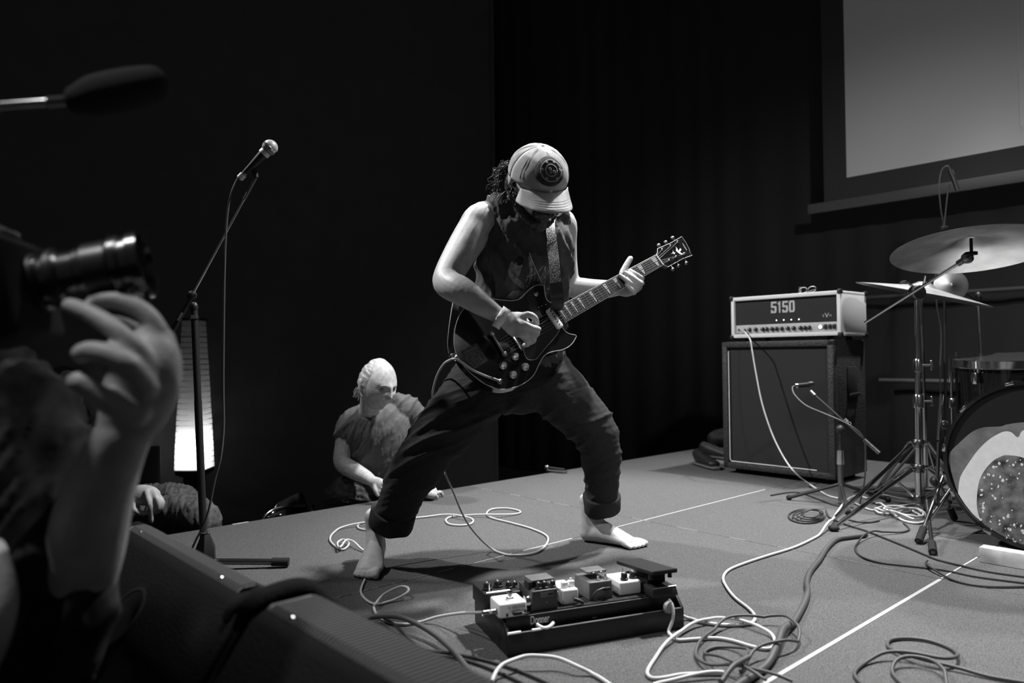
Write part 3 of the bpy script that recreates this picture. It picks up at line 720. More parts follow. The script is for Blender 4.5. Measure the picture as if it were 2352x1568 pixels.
fs = [SL*(1-2**(-k/12)) for k in range(0, 23)]
for k in range(1, 23):
    if fs[k] < SF: MB().tube([GL(fs[k], -hw(fs[k]), .0114), GL(fs[k], hw(fs[k]), .0112)], .0008, 6, 1).build('fret', STEEL, gt)
for k in (1, 3, 5, 7, 9, 12, 15, 17, 19, 21):
    a_, b_ = fs[k-1], fs[k]; L = b_-a_; c_ = (a_+b_)/2; w_ = hw(c_)
    MB().prism([GL(c_-L*.30, w_*.78, .0113), GL(c_+L*.28, w_*.78, .0113), GL(c_+L*.18, w_*.06, .0113), GL(c_-L*.26, w_*.06, .0113)], gn*.0006).build('inlay', CREAM, gt, smooth=False)
    MB().prism([GL(c_-L*.22, -w_*.02, .0113), GL(c_+L*.16, -w_*.02, .0113), GL(c_+L*.02, -w_*.75, .0113), GL(c_-L*.12, -w_*.75, .0113)], gn*.0006).build('inlay', CREAM, gt, smooth=False)
# headstock, raked back
ha = (ga*math.cos(.22)-gn*math.sin(.22)).normalized(); hn = ha.cross(gb).normalized()
if hn.dot(gn) < 0: hn = -hn
H0 = GL(0, 0, .006)
def HS(px, py, off=0.0): return PL(px, py, H0+hn*off, hn)
hp = [(1506, 587), (1510, 580), (1510, 571), (1540, 558), (1566, 543), (1571, 551), (1575, 556), (1578, 562), (1583, 572), (1585, 580), (1590, 586), (1568, 594), (1534, 613), (1525, 608), (1517, 607)]
HPt = [HS(x, y) for x, y in hp]
MB().prism(HPt, -hn*.015).build('headstock', LACQ, gt, smooth=False)
def closed_line(P, r, n_, name, m, par):
    MB().tube(P+P[:1], r, 6, 1).build(name, m, par)
closed_line(HPt, .0009, hn, 'headstock_binding', CREAM, gt)
pegs = [((1521, 573), (1513, 563)), ((1540, 565), (1529, 556)), ((1556, 556), (1545, 546)), ((1537, 598), (1545, 618)), ((1553, 590), (1558, 610)), ((1571, 583), (1576, 604))]
for (px, py), (qx, qy) in pegs:
    tn = MB().lathe([(.0055, 0), (.0055, .002), (.0032, .003), (.003, .011), (.0036, .0125)], HS(px, py), hn, 12).build('tuner', CHROME, gt)
    kb = HS(qx, qy, -.008); MB().tube([HS(px, py, -.008), kb], .002, 6, 1).build('tuner_shaft', CHROME, tn)
    MB().ball(kb, (.009, .0075, .005), (ha, gb, hn), 2).build('tuner_button', DKMETAL, tn)
def star(pts, name): MB().prism([HS(x, y, .0004) for x, y in pts], hn*.0006).build(name, CREAM, gt, smooth=False)
star([(1552, 566), (1556, 571), (1558, 576), (1562, 570), (1565, 572), (1564, 576), (1561, 578), (1566, 582), (1573, 581), (1566, 585), (1559, 582), (1556, 579), (1552, 576), (1553, 572)], 'headstock_inlay')
star([(1545, 575), (1547, 579), (1551, 580), (1549, 584), (1546, 582), (1541, 583), (1545, 580)], 'headstock_inlay')
star([(1567, 583), (1570, 580), (1574, 583), (1571, 586)], 'headstock_inlay')
text_obj('YAMAHA', 'lettering', CREAM, gt, HS(1566, 559, .0006), HS(1577, 577, .0006)-HS(1566, 559, .0006), HS(1571, 557)-HS(1566, 559), .006, width=.031)
# strings
sb_, sn_ = SL, 0
for k in range(6):
    t0 = (k-2.5)/2.5*.0175; t1 = (k-2.5)/2.5*.026
    MB().tube([GL(0, t0, .0135), GL(SL, t1, .016), GL(SL+.045, t1, .012)], .00028+.00007*k, 5, 1).build('string', STEEL, gt)
    pg = [0, 1, 2, 5, 4, 3][::-1][k]
    MB().tube([GL(0, t0, .0135), HS(*pegs[pg][0], .008)], .0004, 5, 1).build('string', STEEL, gt)
# pickup, bridge, tailpiece
MB().box(GL(SL-.158, 0, .009), (.026, .076, .014), (ga, gb, gn)).build('pickup', WHITEP, gt, bevel=.009, bseg=4)
for k in range(6): MB().lathe([(.0025, 0), (.0025, .0012)], GL(SL-.158, (k-2.5)*.0102, .016), gn, 8).build('pole_screw', BLACK, gt)
MB().box(GL(SL-.045, 0, .006), (.034, .074, .008), (ga, gb, gn)).build('pickup', GLOSS, gt, bevel=.004)
MB().box(GL(SL, 0, .01), (.012, .08, .012), (ga, gb, gn)).build('bridge', CHROME, gt, bevel=.002)
ta, tb2 = G(1130, 767, .012), G(1159, 814, .012)
MB().tube([ta, tb2], .0055, 12, 1).build('tailpiece', CHROME, gt)
for q_ in (ta, tb2): MB().lathe([(.009, -.012), (.009, .004), (.005, .006)], q_, gn, 16).build('tailpiece_stud', CHROME, gt)
for x, y in ((1183, 819), (1155, 840), (1206, 843), (1178, 861)):
    kn = MB().lathe([(.0125, 0), (.0125, .003), (.0095, .006), (.0085, .015), (.007, .0165)], G(x, y), gn, 20).build('control_knob', mat('knob_smoke', .35, .15, metal=.7), gt)
    MB().lathe([(.006, 0), (.0055, .0008)], G(x, y, .0165), gn, 14).build('knob_top', CHROME, kn)
MB().lathe([(.0075, 0), (.0075, .004), (.003, .005), (.003, .016)], G(1231, 677), gn, 14).build('selector_switch', CHROME, gt)
for x, y in ((1237, 706), (1244, 703), (1253, 699), (1276, 747), (1287, 740)): MB().ball(G(x, y, .001), .0025, sub=1).build('mounting_screw', CHROME, gt)
sq_ = [(1057, 807), (1096, 787), (1121, 828), (1089, 848)]
MB().prism([G(x, y, .0006) for x, y in sq_], gn*.0006).build('sticker', mat('sticker_grey', .07, .5, var=(180, .03, .16)), gt, smooth=False)
for arc in ([(1073, 815), (1071, 823), (1077, 833), (1087, 838)], [(1079, 812), (1086, 810), (1089, 818), (1083, 824), (1090, 831)], [(1097, 806), (1107, 812), (1113, 822), (1108, 830)], [(1100, 814), (1105, 822), (1100, 828)], [(1066, 811), (1092, 797), (1096, 803)]):
    MB().tube([G(x, y, .0014) for x, y in arc], .0014, 6, 4).build('sticker_mark', mat('sticker_pale', .2, .6), gt)
jk = G(1148, 876, .004)
MB().lathe([(.009, -.004), (.009, .002), (.006, .004)], jk, gn, 14).build('output_jack', CHROME, gt)
MB().tube([G(1147, 875, .012), G(1128, 868, .012)], .005, 12, 1).build('cable_plug', DKMETAL, gt)
# strap
ribbon([D(1277, 648, 2.347), D(1279, 672, 2.352), D(1281, 695, 2.36), D(1277, 712, 2.44)], V((1, .1, 0)), .040, .004, 'strap_leather_end', LEATHER, gt)
ribbon([D(1066, 600, 2.66), D(1050, 680, 2.60), D(1041, 740, 2.53), D(1037, 790, 2.45), D(1041, 818, 2.395)], V((.5, 1, 0)), .036, .003, 'strap', LEATHER, gt)
MB().lathe([(.006, 0), (.003, .008), (.006, .012)], G(1040, 815, -.02), V((-1, -.1, 0)), 12).build('strap_button', CHROME, gt)

PG = [((p-GB).dot(ga), (p-GB).dot(gb)) for p in OP]
def foot_dist(x, y):
    """signed distance to the guitar body outline, negative inside."""
    ins = False; best = 1e9; n = len(PG)
    for i in range(n):
        x0, y0 = PG[i]; x1, y1 = PG[i-1]
        if (y0 > y) != (y1 > y) and x < (x1-x0)*(y-y0)/(y1-y0)+x0: ins = not ins
        dx, dy = x1-x0, y1-y0; t_ = max(0, min(1, ((x-x0)*dx+(y-y0)*dy)/(dx*dx+dy*dy+1e-12)))
        best = min(best, math.hypot(x-x0-t_*dx, y-y0-t_*dy))
    return -best if ins else best
def behind_guitar(co):
    """cloth and trunk yield to the back of the guitar; what lies over its top rests on it."""
    d = (co-GB).dot(gn)
    if d < -.12 or d > .14: return co
    x, y = (co-GB).dot(ga), (co-GB).dot(gb)
    if abs(x) > .34 or abs(y) > .3: return co
    e = foot_dist(x, y)
    if e > .06: return co
    lim = -.0475 if e <= .006 else -.0475+(e-.006)*1.6
    return co+gn*(lim-d) if d > lim else co
def arms_on_guitar(co):
    if co.x > .01 and co.z > .85 and co.x < .2: return behind_guitar(co)
    d = (co-GB).dot(gn)
    if d < -.12 or d > .002: return co
    x, y = (co-GB).dot(ga), (co-GB).dot(gb)
    if abs(x) > .34 or abs(y) > .3: return co
    e = foot_dist(x, y)
    if e > .0: return co
    if d > -.03: return co+gn*(.0015-d)
    return co+gn*(-.0465-d) if d > -.0465 else co

# ------------------------------------------------------------------ people: shared head and hand builders
def head(mb, c, f, u, sc=1.0, jaw=1.0, old=0.0):
    f = V(f).normalized(); u = (V(u)-f*V(u).dot(f)).normalized(); r = f.cross(u)
    bm = bmesh.new(); bmesh.ops.create_icosphere(bm, subdivisions=6, radius=1); vs = []
    g = lambda x, w: math.exp(-(x/w)**2)
    for v in bm.verts:
        x, y, z = v.co
        px, py, pz = .077*x, .098*y, .120*z
        if z < 0: px *= 1-.26*(-z)**1.3/jaw; py = py*(1-.06*(-z)) if y > 0 else py*(1-.38*(-z)**1.2)
        if z > 0 and y > 0: py *= 1-.05*z
        if y > 0:
            m = min(1, y*2.2); ax = abs(px); d = 0
            d += .024*g(px, .0115)*g(pz+.014, .015)+.014*g(px, .0085)*g(pz-.012, .022)
            d += .006*g(ax-.010, .006)*g(pz+.022, .007)
            d += (.006-.001*old)*g(pz-.036, .012)*g(px, .052)
            d -= .013*g(ax-.031, .014)*g(pz-.016, .011)
            d += .006*g(ax-.031, .0085)*g(pz-.014, .0065)
            d += .006*g(ax-.042, .018)*g(pz+.016, .018)
            d += .006*g(px, .022)*(g(pz+.046, .0048)+g(pz+.058, .0055))-.006*g(px, .024)*g(pz+.052, .0028)
            d += .011*g(px, .020)*g(pz+.092, .017)-.004*g(px, .03)*g(pz+.073, .008)
            d -= .005*old*g(ax-.045, .010)*g(pz+.045, .022)
            if old: d += .0012*math.sin(pz*900)*g(pz-.062, .016)*g(px, .05)
            py += d*m
        vs.append(V(c)+(r*px+f*py+u*pz)*sc)
    mb.add(vs, [tuple(v.index for v in fc.verts) for fc in bm.faces]); bm.free()
    for s_ in (-1, 1):
        e = V(c)+(r*(.077*s_)-f*.012-u*.002)*sc
        mb.limb([(e+(u*.027-f*.004)*sc, .008*sc, .004*sc), (e+(u*.012+r*.006*s_-f*.012)*sc, .017*sc, .006*sc), (e+(-u*.012+r*.004*s_-f*.006)*sc, .012*sc, .006*sc), (e-(u*.028)*sc, .008*sc, .006*sc)], ref=f, seg=12, sm=3)
    return r, f, u
def finger(mb, P, r0, r1, seg=12):
    n = len(P); mb.limb([(p, r0+(r1-r0)*i/(n-1)) for i, p in enumerate(P)], seg=seg, sm=4, rnd=.9)
def fold(fr, d1, d2, amp, thr=0.0):
    """creases that run along d1 and repeat along d2."""
    def fn(p, n):
        q = V((p.dot(d1)*fr*.22, p.dot(d2)*fr, p.z*fr*.1+3))
        return amp*(1-2*abs(noise.noise(q)))**2-amp*.4
    return fn
# ------------------------------------------------------------------ the guitarist
pf = F(1100, 1290)
gm = thing('person', (pf.x, pf.y, 0), 'barefoot man in cap, sleeveless shirt and rolled trousers, bent over playing guitar', 'person')
B = MB()
# torso, neck
B.limb([(D(1190, 850, 2.66), .13, .09), (D(1190, 760, 2.62), .125, .09), (D(1203, 640, 2.55), .125, .09), (D(1212, 545, 2.51), .125, .08), (D(1222, 500, 2.48), .09, .06)], ref=V((1, -.15, 0)))
B.limb([(D(1222, 500, 2.48), .062), (D(1228, 455, 2.42), .058), (D(1232, 430, 2.37), .06)])
HC = D(1234, 420, 2.325); hf = V((.33, -.72, -.61)); hu = V((.15, -.60, .79))
hr, hf, hu = head(B, HC, hf, hu, 1.0)
# his right arm (picking)
sh = D(1112, 505, 2.49)
B.limb([(D(1165, 505, 2.5), .05, .05), (sh, .066, .062), (D(1087, 535, 2.47), .064, .06), (D(1050, 594, 2.41), .054, .052), (D(1027, 640, 2.355), .048, .046), (D(1034, 655, 2.32), .047, .045), (D(1060, 668, 2.285), .046, .044), (D(1104, 697, 2.265), .038, .036), (D(1140, 721, 2.25), .029, .025), (D(1158, 733, 2.245), .028, .021)], ref=V((.3, -1, .3)))
hd_ = 2.255
B.limb([(D(1155, 732, 2.245), .026, .02), (D(1175, 741, hd_), .037, .021), (D(1195, 748, hd_), .041, .022), (D(1208, 757, hd_+.01), .036, .02)], ref=V((-.45, .05, .9)))
finger(B, [D(1196, 727, hd_-.005), D(1214, 722, hd_-.012), D(1229, 730, hd_-.002), D(1233, 745, hd_+.018)], .0115, .0085)
finger(B, [D(1188, 741, hd_-.012), D(1205, 745, hd_-.024), D(1221, 752, hd_-.018), D(1237, 756, hd_-.004)], .0125, .0095)
finger(B, [D(1203, 742, hd_), D(1224, 750, hd_+.0), D(1234, 764, hd_+.014), D(1226, 774, hd_+.034)], .0115, .0085)
finger(B, [D(1203, 756, hd_+.002), D(1220, 768, hd_-.002), D(1226, 781, hd_+.014), D(1216, 787, hd_+.034)], .0115, .0085)
finger(B, [D(1196, 766, hd_+.004), D(1208, 780, hd_), D(1212, 790, hd_+.016), D(1203, 793, hd_+.034)], .0105, .0078)
# his left arm (fretting)
B.limb([(D(1255, 510, 2.52), .042), (D(1290, 512, 2.57), .05), (D(1296, 560, 2.62), .044), (D(1300, 615, 2.66), .042), (D(1310, 655, 2.68), .04), (D(1345, 663, 2.665), .038), (D(1390, 664, 2.645), .033), (D(1420, 662, 2.63), .026)])
gd = lambda x, y, o: G(x, y, o)
B.limb([(D(1415, 662, 2.632), .024, .018), (gd(1436, 659, -.036), .036, .016), (gd(1452, 651, -.036), .038, .017), (gd(1464, 645, -.034), .033, .015)], ref=V((-.35, .1, .9)))
finger(B, [gd(1464, 632, -.034), gd(1475, 637, -.016), gd(1470, 636, .010), gd(1458, 628, .021), gd(1447, 621, .017)], .0105, .0078)
finger(B, [gd(1462, 643, -.034), gd(1474, 650, -.014), gd(1467, 648, .012), gd(1452, 637, .024), gd(1436, 626, .018)], .0112, .0084)
finger(B, [gd(1455, 652, -.034), gd(1463, 661, -.014), gd(1456, 656, .012), gd(1441, 645, .023), gd(1424, 632, .018)], .0108, .0082)
finger(B, [gd(1446, 662, -.032), gd(1456, 672, -.012), gd(1452, 667, .012), gd(1445, 660, .018), gd(1438, 654, .016)], .010, .0076)
finger(B, [gd(1430, 655, -.034), gd(1428, 633, -.036), gd(1437, 612, -.030), gd(1448, 593, -.024)], .014, .0105)
# shins and feet
def foot(mb, ank, heel, toe, w=1.0, side=1):
    """bare foot; heel/toe on the floor, side=+1 puts the big toe on +cross side."""
    fd = (toe-heel); L = fd.length; fd = fd.normalized(); sd_ = V((-fd.y, fd.x, 0))*side
    at = lambda a, s_, z: heel+fd*(a*L)+sd_*s_+Z*z
    mb.limb([(ank+Z*.06, .036, .04), (ank, .033, .036), (at(.14, 0, .055), .033, .045), (at(.10, 0, .03), .031, .034)], ref=sd_)
    mb.limb([(at(.08, 0, .028), .028, .027), (at(.3, .0, .044), .034, .042), (at(.5, .002, .036), .040, .033), (at(.68, .003, .024), .046, .021), (at(.78, .002, .017), .045, .015)], ref=sd_)
    mb.limb([(ank+Z*.01, .032, .034), (at(.32, 0, .058), .030, .03), (at(.5, 0, .042), .03, .022)], ref=sd_)
    for k, (s_, l_, r_) in enumerate(((.030, 1.0, .0125), (.010, .985, .0092), (-.008, .955, .0086), (-.024, .92, .0082), (-.037, .875, .008))):
        mb.limb([(at(.72, s_*.95, .015), r_), (at(.80+.5*(l_-.9), s_*1.03, r_*1.5), r_), (at(l_-.035, s_*1.06, r_*.95), r_*.98)], seg=10, sm=3)
fL_toe, fL_heel = F(838, 1334), F(881, 1262); fR_heel, fR_toe = F(1350, 1243), F(1482, 1260)
fL_heel = fL_toe+(fL_heel-fL_toe).normalized()*.262; fR_heel = fR_toe+(fR_heel-fR_toe).normalized()*.258
aL = D(876, 1218, 2.64); aR = D(1372, 1200, 2.85)
aL = V((fL_heel.x-.004, fL_heel.y-.035, .10)); aR = V((fR_heel.x+.03, fR_heel.y-.02, .10))
foot(B, aL, fL_heel, fL_toe, side=1); foot(B, aR, fR_heel, fR_toe, side=1)
B.limb([(aL+Z*.04, .035, .038), (D(893, 1180, 2.60), .042), (D(935, 1100, 2.53), .05)])
B.limb([(aR+Z*.04, .035, .038), (D(1381, 1150, 2.83), .042), (D(1385, 1080, 2.80), .05)])
organic(B, 'body', SKIN, gm, .0042, 3, .5, post=arms_on_guitar)
# trousers
kL, kR = D(1003, 1008, 2.46), D(1362, 985, 2.70)
T = MB()
T.limb([(D(1190, 795, 2.63), .165, .125), (D(1190, 845, 2.66), .175, .135), (D(1190, 890, 2.67), .155, .125)], ref=V((1, 0, 0)))
T.limb([(D(1118, 865, 2.64), .118, .125), (D(1068, 932, 2.55), .108, .112), (kL, .090, .094), (D(968, 1062, 2.47), .085, .085), (D(935, 1112, 2.52), .078, .077), (D(907, 1176, 2.585), .070, .070)], ref=V((1, 0, .4)))
T.limb([(D(1250, 868, 2.67), .112, .12), (D(1305, 925, 2.68), .100, .106), (kR, .088, .09), (D(1379, 1040, 2.75), .075, .078), (D(1382, 1100, 2.80), .066, .07), (D(1382, 1148, 2.835), .060, .062)], ref=V((1, 0, .3)))
legd = (D(905, 1180, 2.6)-D(1118, 865, 2.64)).normalized()
f1 = fold(20, V((.9, .1, .45)), V((-.45, .2, .9)), .009); f2 = fold(48, V((.8, .2, .3)), V((-.3, .1, 1)), .0025)
def pdisp(p, n):
    w = .45+.9*math.exp(-((p.z-kL.z+.02)/.12)**2)
    return f1(p, n)*w+f2(p, n)
tr_ = organic(T, 'trousers', PANTS, gm, .006, 5, .5, pdisp, behind_guitar)
def cuff(c, ax, r, tilt_, name='rolled_cuff'):
    ax = V(ax).normalized()
    o = MB(); o.lathe([(r-.016, -.034), (r+.001, -.036), (r+.005, -.033), (r+.006, .024), (r+.004, .028), (r-.012, .028)], c, ax, 40)
    me = o.mesh()
    for v in me.vertices:
        v.co = v.co+(v.co-V(c)).normalized()*.005*noise.noise(v.co*26)+ax*.008*noise.noise(v.co*14)
    return link(name, me, PANTS, tr_, 'all')
cuff(D(902, 1186, 2.59), D(935, 1112, 2.52)-D(902, 1186, 2.59)+V((-.01, 0, .06)), .074, 0)
cuff(D(1382, 1151, 2.835), D(1380, 1090, 2.79)-D(1382, 1151, 2.835), .064, 0)
# shirt
Sh = MB(); cx_ = V((1, -.15, 0))
Sh.limb([(D(1187, 815, 2.635), .172, .14), (D(1188, 755, 2.62), .170, .135), (D(1201, 640, 2.55), .168, .132), (D(1211, 550, 2.51), .165, .116), (D(1218, 505, 2.485), .135, .095), (D(1224, 482, 2.465), .085, .07)], ref=cx_, rnd=.4)
Sh.limb([(D(1140, 492, 2.5), .066, .066), (D(1180, 484, 2.49), .072, .07), (D(1222, 482, 2.475), .075, .065), (D(1278, 497, 2.545), .058, .058)], ref=V((0, 0, 1)))
sf1 = fold(30, V((-.1, 0, 1)), V((1, .1, .25)), .013); sf2 = fold(64, V((.2, 0, 1)), V((1, .3, 0)), .005)
shirt_o = organic(Sh, 'shirt', SHIRT, gm, .006, 4, .5, lambda p, n: sf1(p, n)+sf2(p, n), behind_guitar)
# pale print on the shirt chest: thin raised ink shapes that follow the cloth
from mathutils.bvhtree import BVHTree
sb_me = shirt_o.data; bvh = BVHTree.FromPolygons([v.co+shirt_o.location for v in sb_me.vertices], [tuple(p.vertices) for p in sb_me.polygons])
def on_shirt(px, py, lift):
    d = ray(px, py).normalized(); h, n_, i_, t_ = bvh.ray_cast(CAM, d, 6)
    return (h-d*lift) if h else D(px, py, 2.42)
def over_shirt(P, gap=.004):
    out = []
    for p in cr([tuple(p) for p in P], 6):
        p = V(p); h, n_, i_, t_ = bvh.find_nearest(p)
        if h and ((p-h).dot(n_) < gap): p = h+n_*gap
        out.append(p)
    return out
SP_ = over_shirt([D(1278, 510, 2.70), D(1275, 488, 2.62), D(1270, 484, 2.54), D(1264, 492, 2.45), D(1264, 530, 2.385), D(1270, 580, 2.37), D(1275, 630, 2.355), D(1277, 655, 2.35)], .006)
for _k in range(3): SP_ = [SP_[0]]+[(SP_[i-1]+SP_[i]*2+SP_[i+1])/4 for i in range(1, len(SP_)-1)]+[SP_[-1]]
R_ = []; pw = None
for i, p in enumerate(SP_):
    h, n_, i_, t_ = bvh.find_nearest(p)
    if (p-h).dot(n_) < .006: p = h+n_*.006
    tg = (SP_[min(i+1, len(SP_)-1)]-SP_[max(i-1, 0)]).normalized()
    k_ = max(0, 1-(p-h).length/.05); nn = (n_*k_+V((0, -1, .1))*(1-k_)); wd_ = tg.cross(nn).normalized()
    if pw is not None: wd_ = (wd_*.5+pw*.5 if wd_.dot(pw) > 0 else -wd_*.5+pw*.5).normalized()
    pw = wd_; nn = wd_.cross(tg); nn = nn if nn.dot(n_*k_+V((0, -1, .1))*(1-k_)) > 0 else -nn
    R_.append([p-wd_*.017, p+wd_*.017, p+wd_*.017+nn*.003, p-wd_*.017+nn*.003])
MB().rings(R_).build('strap', STRAP, gt)
def shirt_print(pix, name, m, lift=.0015):
    P = cr([(x, y) for x, y in pix]+[pix[0]], 4)[:-1]; cx0 = sum(p[0] for p in P)/len(P); cy0 = sum(p[1] for p in P)/len(P)
    rows_ = [[on_shirt(cx0+(x-cx0)*k, cy0+(y-cy0)*k, lift) for x, y in P+P[:1]] for k in (.02, .35, .7, 1.0)]
    return MB().grid(rows_).build(name, m, shirt_o, smooth='all')
INK = mat('shirt_ink_pale', .30, .9, spec=.1, var=(60, .16, .4)); INKD = mat('shirt_ink_dark', .03, .9, spec=.1)
shirt_print([(1169, 612), (1176, 600), (1184, 614), (1186, 634), (1196, 645), (1207, 657), (1204, 666), (1191, 657), (1177, 645), (1168, 630)], 'shirt_print', INK)
shirt_print([(1181, 606), (1190, 597), (1201, 601), (1197, 618), (1191, 634), (1184, 632)], 'shirt_print', INK, .0022)
shirt_print([(1184, 598), (1192, 591), (1201, 595), (1201, 606), (1192, 610), (1185, 606)], 'shirt_print', INKD, .003)
shirt_print([(1162, 684), (1175, 670), (1195, 667), (1203, 672), (1192, 680), (1178, 688)], 'shirt_print', INK)
shirt_print([(1213, 590), (1219, 588), (1224, 610), (1221, 630), (1216, 612)], 'shirt_print', INK)
MB().tube([on_shirt(x, y, .004) for x, y in ((1216, 580), (1222, 598), (1230, 616), (1238, 634), (1245, 650))], .0022, 8, 4).build('neck_cord', CREAM, gm)
# wristband
wb = D(1151, 730, 2.248); wax = (D(1175, 742, 2.255)-D(1130, 715, 2.25)).normalized()
wme = MB().lathe([(.032, -.013), (.0335, -.013), (.034, 0), (.0335, .012), (.032, .012), (.031, 0)], wb, wax, 40).mesh()
for v in wme.vertices: v.co = v.co+(v.co-wb).normalized()*.003*noise.noise(v.co*70)+wax*.003*noise.noise(v.co*40)
link('wristband', wme, WHITEP, gm, 'all')
# hair and beard
random.seed(21); hb = MB()
for k in range(900):
    a_ = random.uniform(-1.0, 1.0); st_ = HC-hf*(.075+.03*random.random())+hr*(.075*random.uniform(-.2, 1.05))+hu*random.uniform(-.05, .03)
    P = [st_]; d = (-hf*.6+V((-.35, .25, -.35))+V((random.uniform(-.5, .5), random.uniform(-.5, .5), random.uniform(-.3, .3)))).normalized()
    for q_ in range(7):
        P.append(P[-1]+d*.008+V((random.uniform(-1, 1), random.uniform(-1, 1), random.uniform(-1, 1)))*.008); d = (d+V((.02, .02, -.22))).normalized()
    hb.tube(P, .0008, 4, 3)
hb.ball(HC-hf*.06+hr*.028-hu*.03, (.055, .05, .06), (hr, hf, hu), 3)
for k in range(26):
    st_ = HC+hr*.078+hf*random.uniform(-.05, .01)-hu*random.uniform(-.02, .04); P = [st_]
    for q_ in range(4): P.append(P[-1]+V((random.uniform(-1, .6), random.uniform(-1, .5), random.uniform(-1.6, .2)))*.011)
    hb.tube(P, .0022, 5, 3)
hs_ = hb.build('hair', HAIR, gm, fixn=False); hs_['kind'] = 'stuff'
bd = MB()
bd.limb([(HC+hr*.060-hu*.04+hf*.012, .008, .02), (HC+hr*.046-hu*.085+hf*.045, .012, .022), (HC-hu*.108+hf*.068, .020, .024), (HC-hr*.046-hu*.085+hf*.045, .012, .022), (HC-hr*.060-hu*.04+hf*.012, .008, .02)], ref=hu)
bd.limb([(HC+hr*.028-hu*.062+hf*.083, .014), (HC-hu*.06+hf*.093, .016), (HC-hr*.028-hu*.062+hf*.083, .014)]); bd.limb([(HC-hu*.075+hf*.082, .018), (HC-hu*.115+hf*.078-hr*-.004, .017)])
organic(bd, 'beard', HAIR, gm, .005, 2, .5, lambda p, n: .006*noise.noise(p*190))
# cap
cap = MB(); N = 48; rows = []
CC = HC+hu*.030-hf*.004
for i in range(15):
    th = i/14*math.pi*.54
    r_ = []
    for k in range(N):
        a_ = 2*math.pi*k/N; x = math.sin(th)*math.cos(a_); y = math.sin(th)*math.sin(a_); z = math.cos(th)
        zz = z*(.086+.012*max(0, y)*(1-z)); bulge = 1+.02*noise.noise(V((x*3, y*3, z*3)))
        seamd = min(abs(((a_/(math.pi/3)) % 1)), 1-abs(((a_/(math.pi/3)) % 1)))
        bulge -= .012*math.exp(-(seamd/.05)**2)*math.sin(th)
        r_.append(CC+(hr*x*.091+hf*y*.108+hu*zz)*bulge)
    rows.append(r_+r_[:1])
cp_e = thing('cap', CC, 'x', 'x'); 
del cp_e['label'], cp_e['category']
cp_e.parent = gm; cp_e.matrix_parent_inverse = world_of(gm).inverted()
co = MB().grid(rows).build('crown', CAPM, cp_e, smooth='all'); sm_ = co.modifiers.new('cloth', 'SOLIDIFY'); sm_.thickness = .003; sm_.offset = 0
# brim: curved bill
br_rows = []
for j in range(9):
    t_ = j/8; r_ = []
    for k in range(25):
        a_ = math.radians(33+114*k/24); x = math.cos(a_); y = math.sin(a_)
        ext = .080*t_*(math.sin(math.pi*k/24)**.55)
        base_ = hr*x*.0935+hf*y*.110
        drop = -.034*(x**2)*(.3+.7*t_)-.026*t_
        r_.append(CC-hu*.012+base_+hf*ext+hr*x*.012*t_+hu*drop)
    br_rows.append(r_)
bo = MB().grid(br_rows).build('brim', CAPM, cp_e, smooth='all'); sm_ = bo.modifiers.new('board', 'SOLIDIFY'); sm_.thickness = .0035; sm_.offset = 0
for j in (4, 5, 6, 7):
    MB().tube([p+hu*.0022 for p in br_rows[j][2:-2]], .0006, 5, 1).build('brim_stitching', CAP_MID, cp_e)
MB().ball(CC+hu*.087, (.008, .008, .004), (hr, hf, hu), 2).build('top_button', CAP_DK, cp_e)
def on_crown(x_deg, th_deg, lift=.002):
    a_ = math.radians(x_deg); th = math.radians(th_deg); x = math.sin(th)*math.cos(a_); y = math.sin(th)*math.sin(a_); z = math.cos(th)
    return CC+(hr*x*.091+hf*y*.108+hu*z*(.086+.012*max(0, y)*(1-z)))+(hr*x+hf*y+hu*z)*lift
def crown_patch(cx0, ct0, rad, name, m, lift, n=28, inner=None):
    R0, R1 = [], []
    rows_ = []
    for rr in ([0.001, .5, 1] if inner is None else [inner, 1]):
        rows_.append([on_crown(cx0+rad*rr*math.cos(2*math.pi*k/n)*1.0/math.sin(math.radians(ct0)), ct0+rad*rr*math.sin(2*math.pi*k/n), lift) for k in range(n+1)])
    o = MB().grid(rows_).build(name, m, cp_e, smooth='all'); s_ = o.modifiers.new('patch', 'SOLIDIFY'); s_.thickness = .001; return o
crown_patch(86, 56, 29, 'emblem', CAP_DK, .0022)
crown_patch(88, 56, 21, 'emblem_ring', CAP_MID, .0036, inner=.88)
crown_patch(88, 56, 12, 'emblem_ring', CAP_MID, .0036, inner=.82)
for k in range(6):
    a_ = k*60; crown_patch(88+17*math.cos(math.radians(a_))/.83, 56+17*math.sin(math.radians(a_)), 2.6, 'emblem_mark', CAP_MID, .004, 10)
crown_patch(84, 54, 3.2, 'emblem_mark', CAP_MID, .004, 12, inner=.5); crown_patch(93, 59, 3.2, 'emblem_mark', CAP_MID, .004, 12, inner=.4)
for a_ in (30, 90, 150, 210, 270, 330):
    for o_ in (-3, 3): MB().tube([on_crown(a_+o_*(1 if th > 20 else .2), th, .0015) for th in range(8, 92, 7)], .0007, 5, 2).build('seam_stitching', CAP_MID, cp_e)

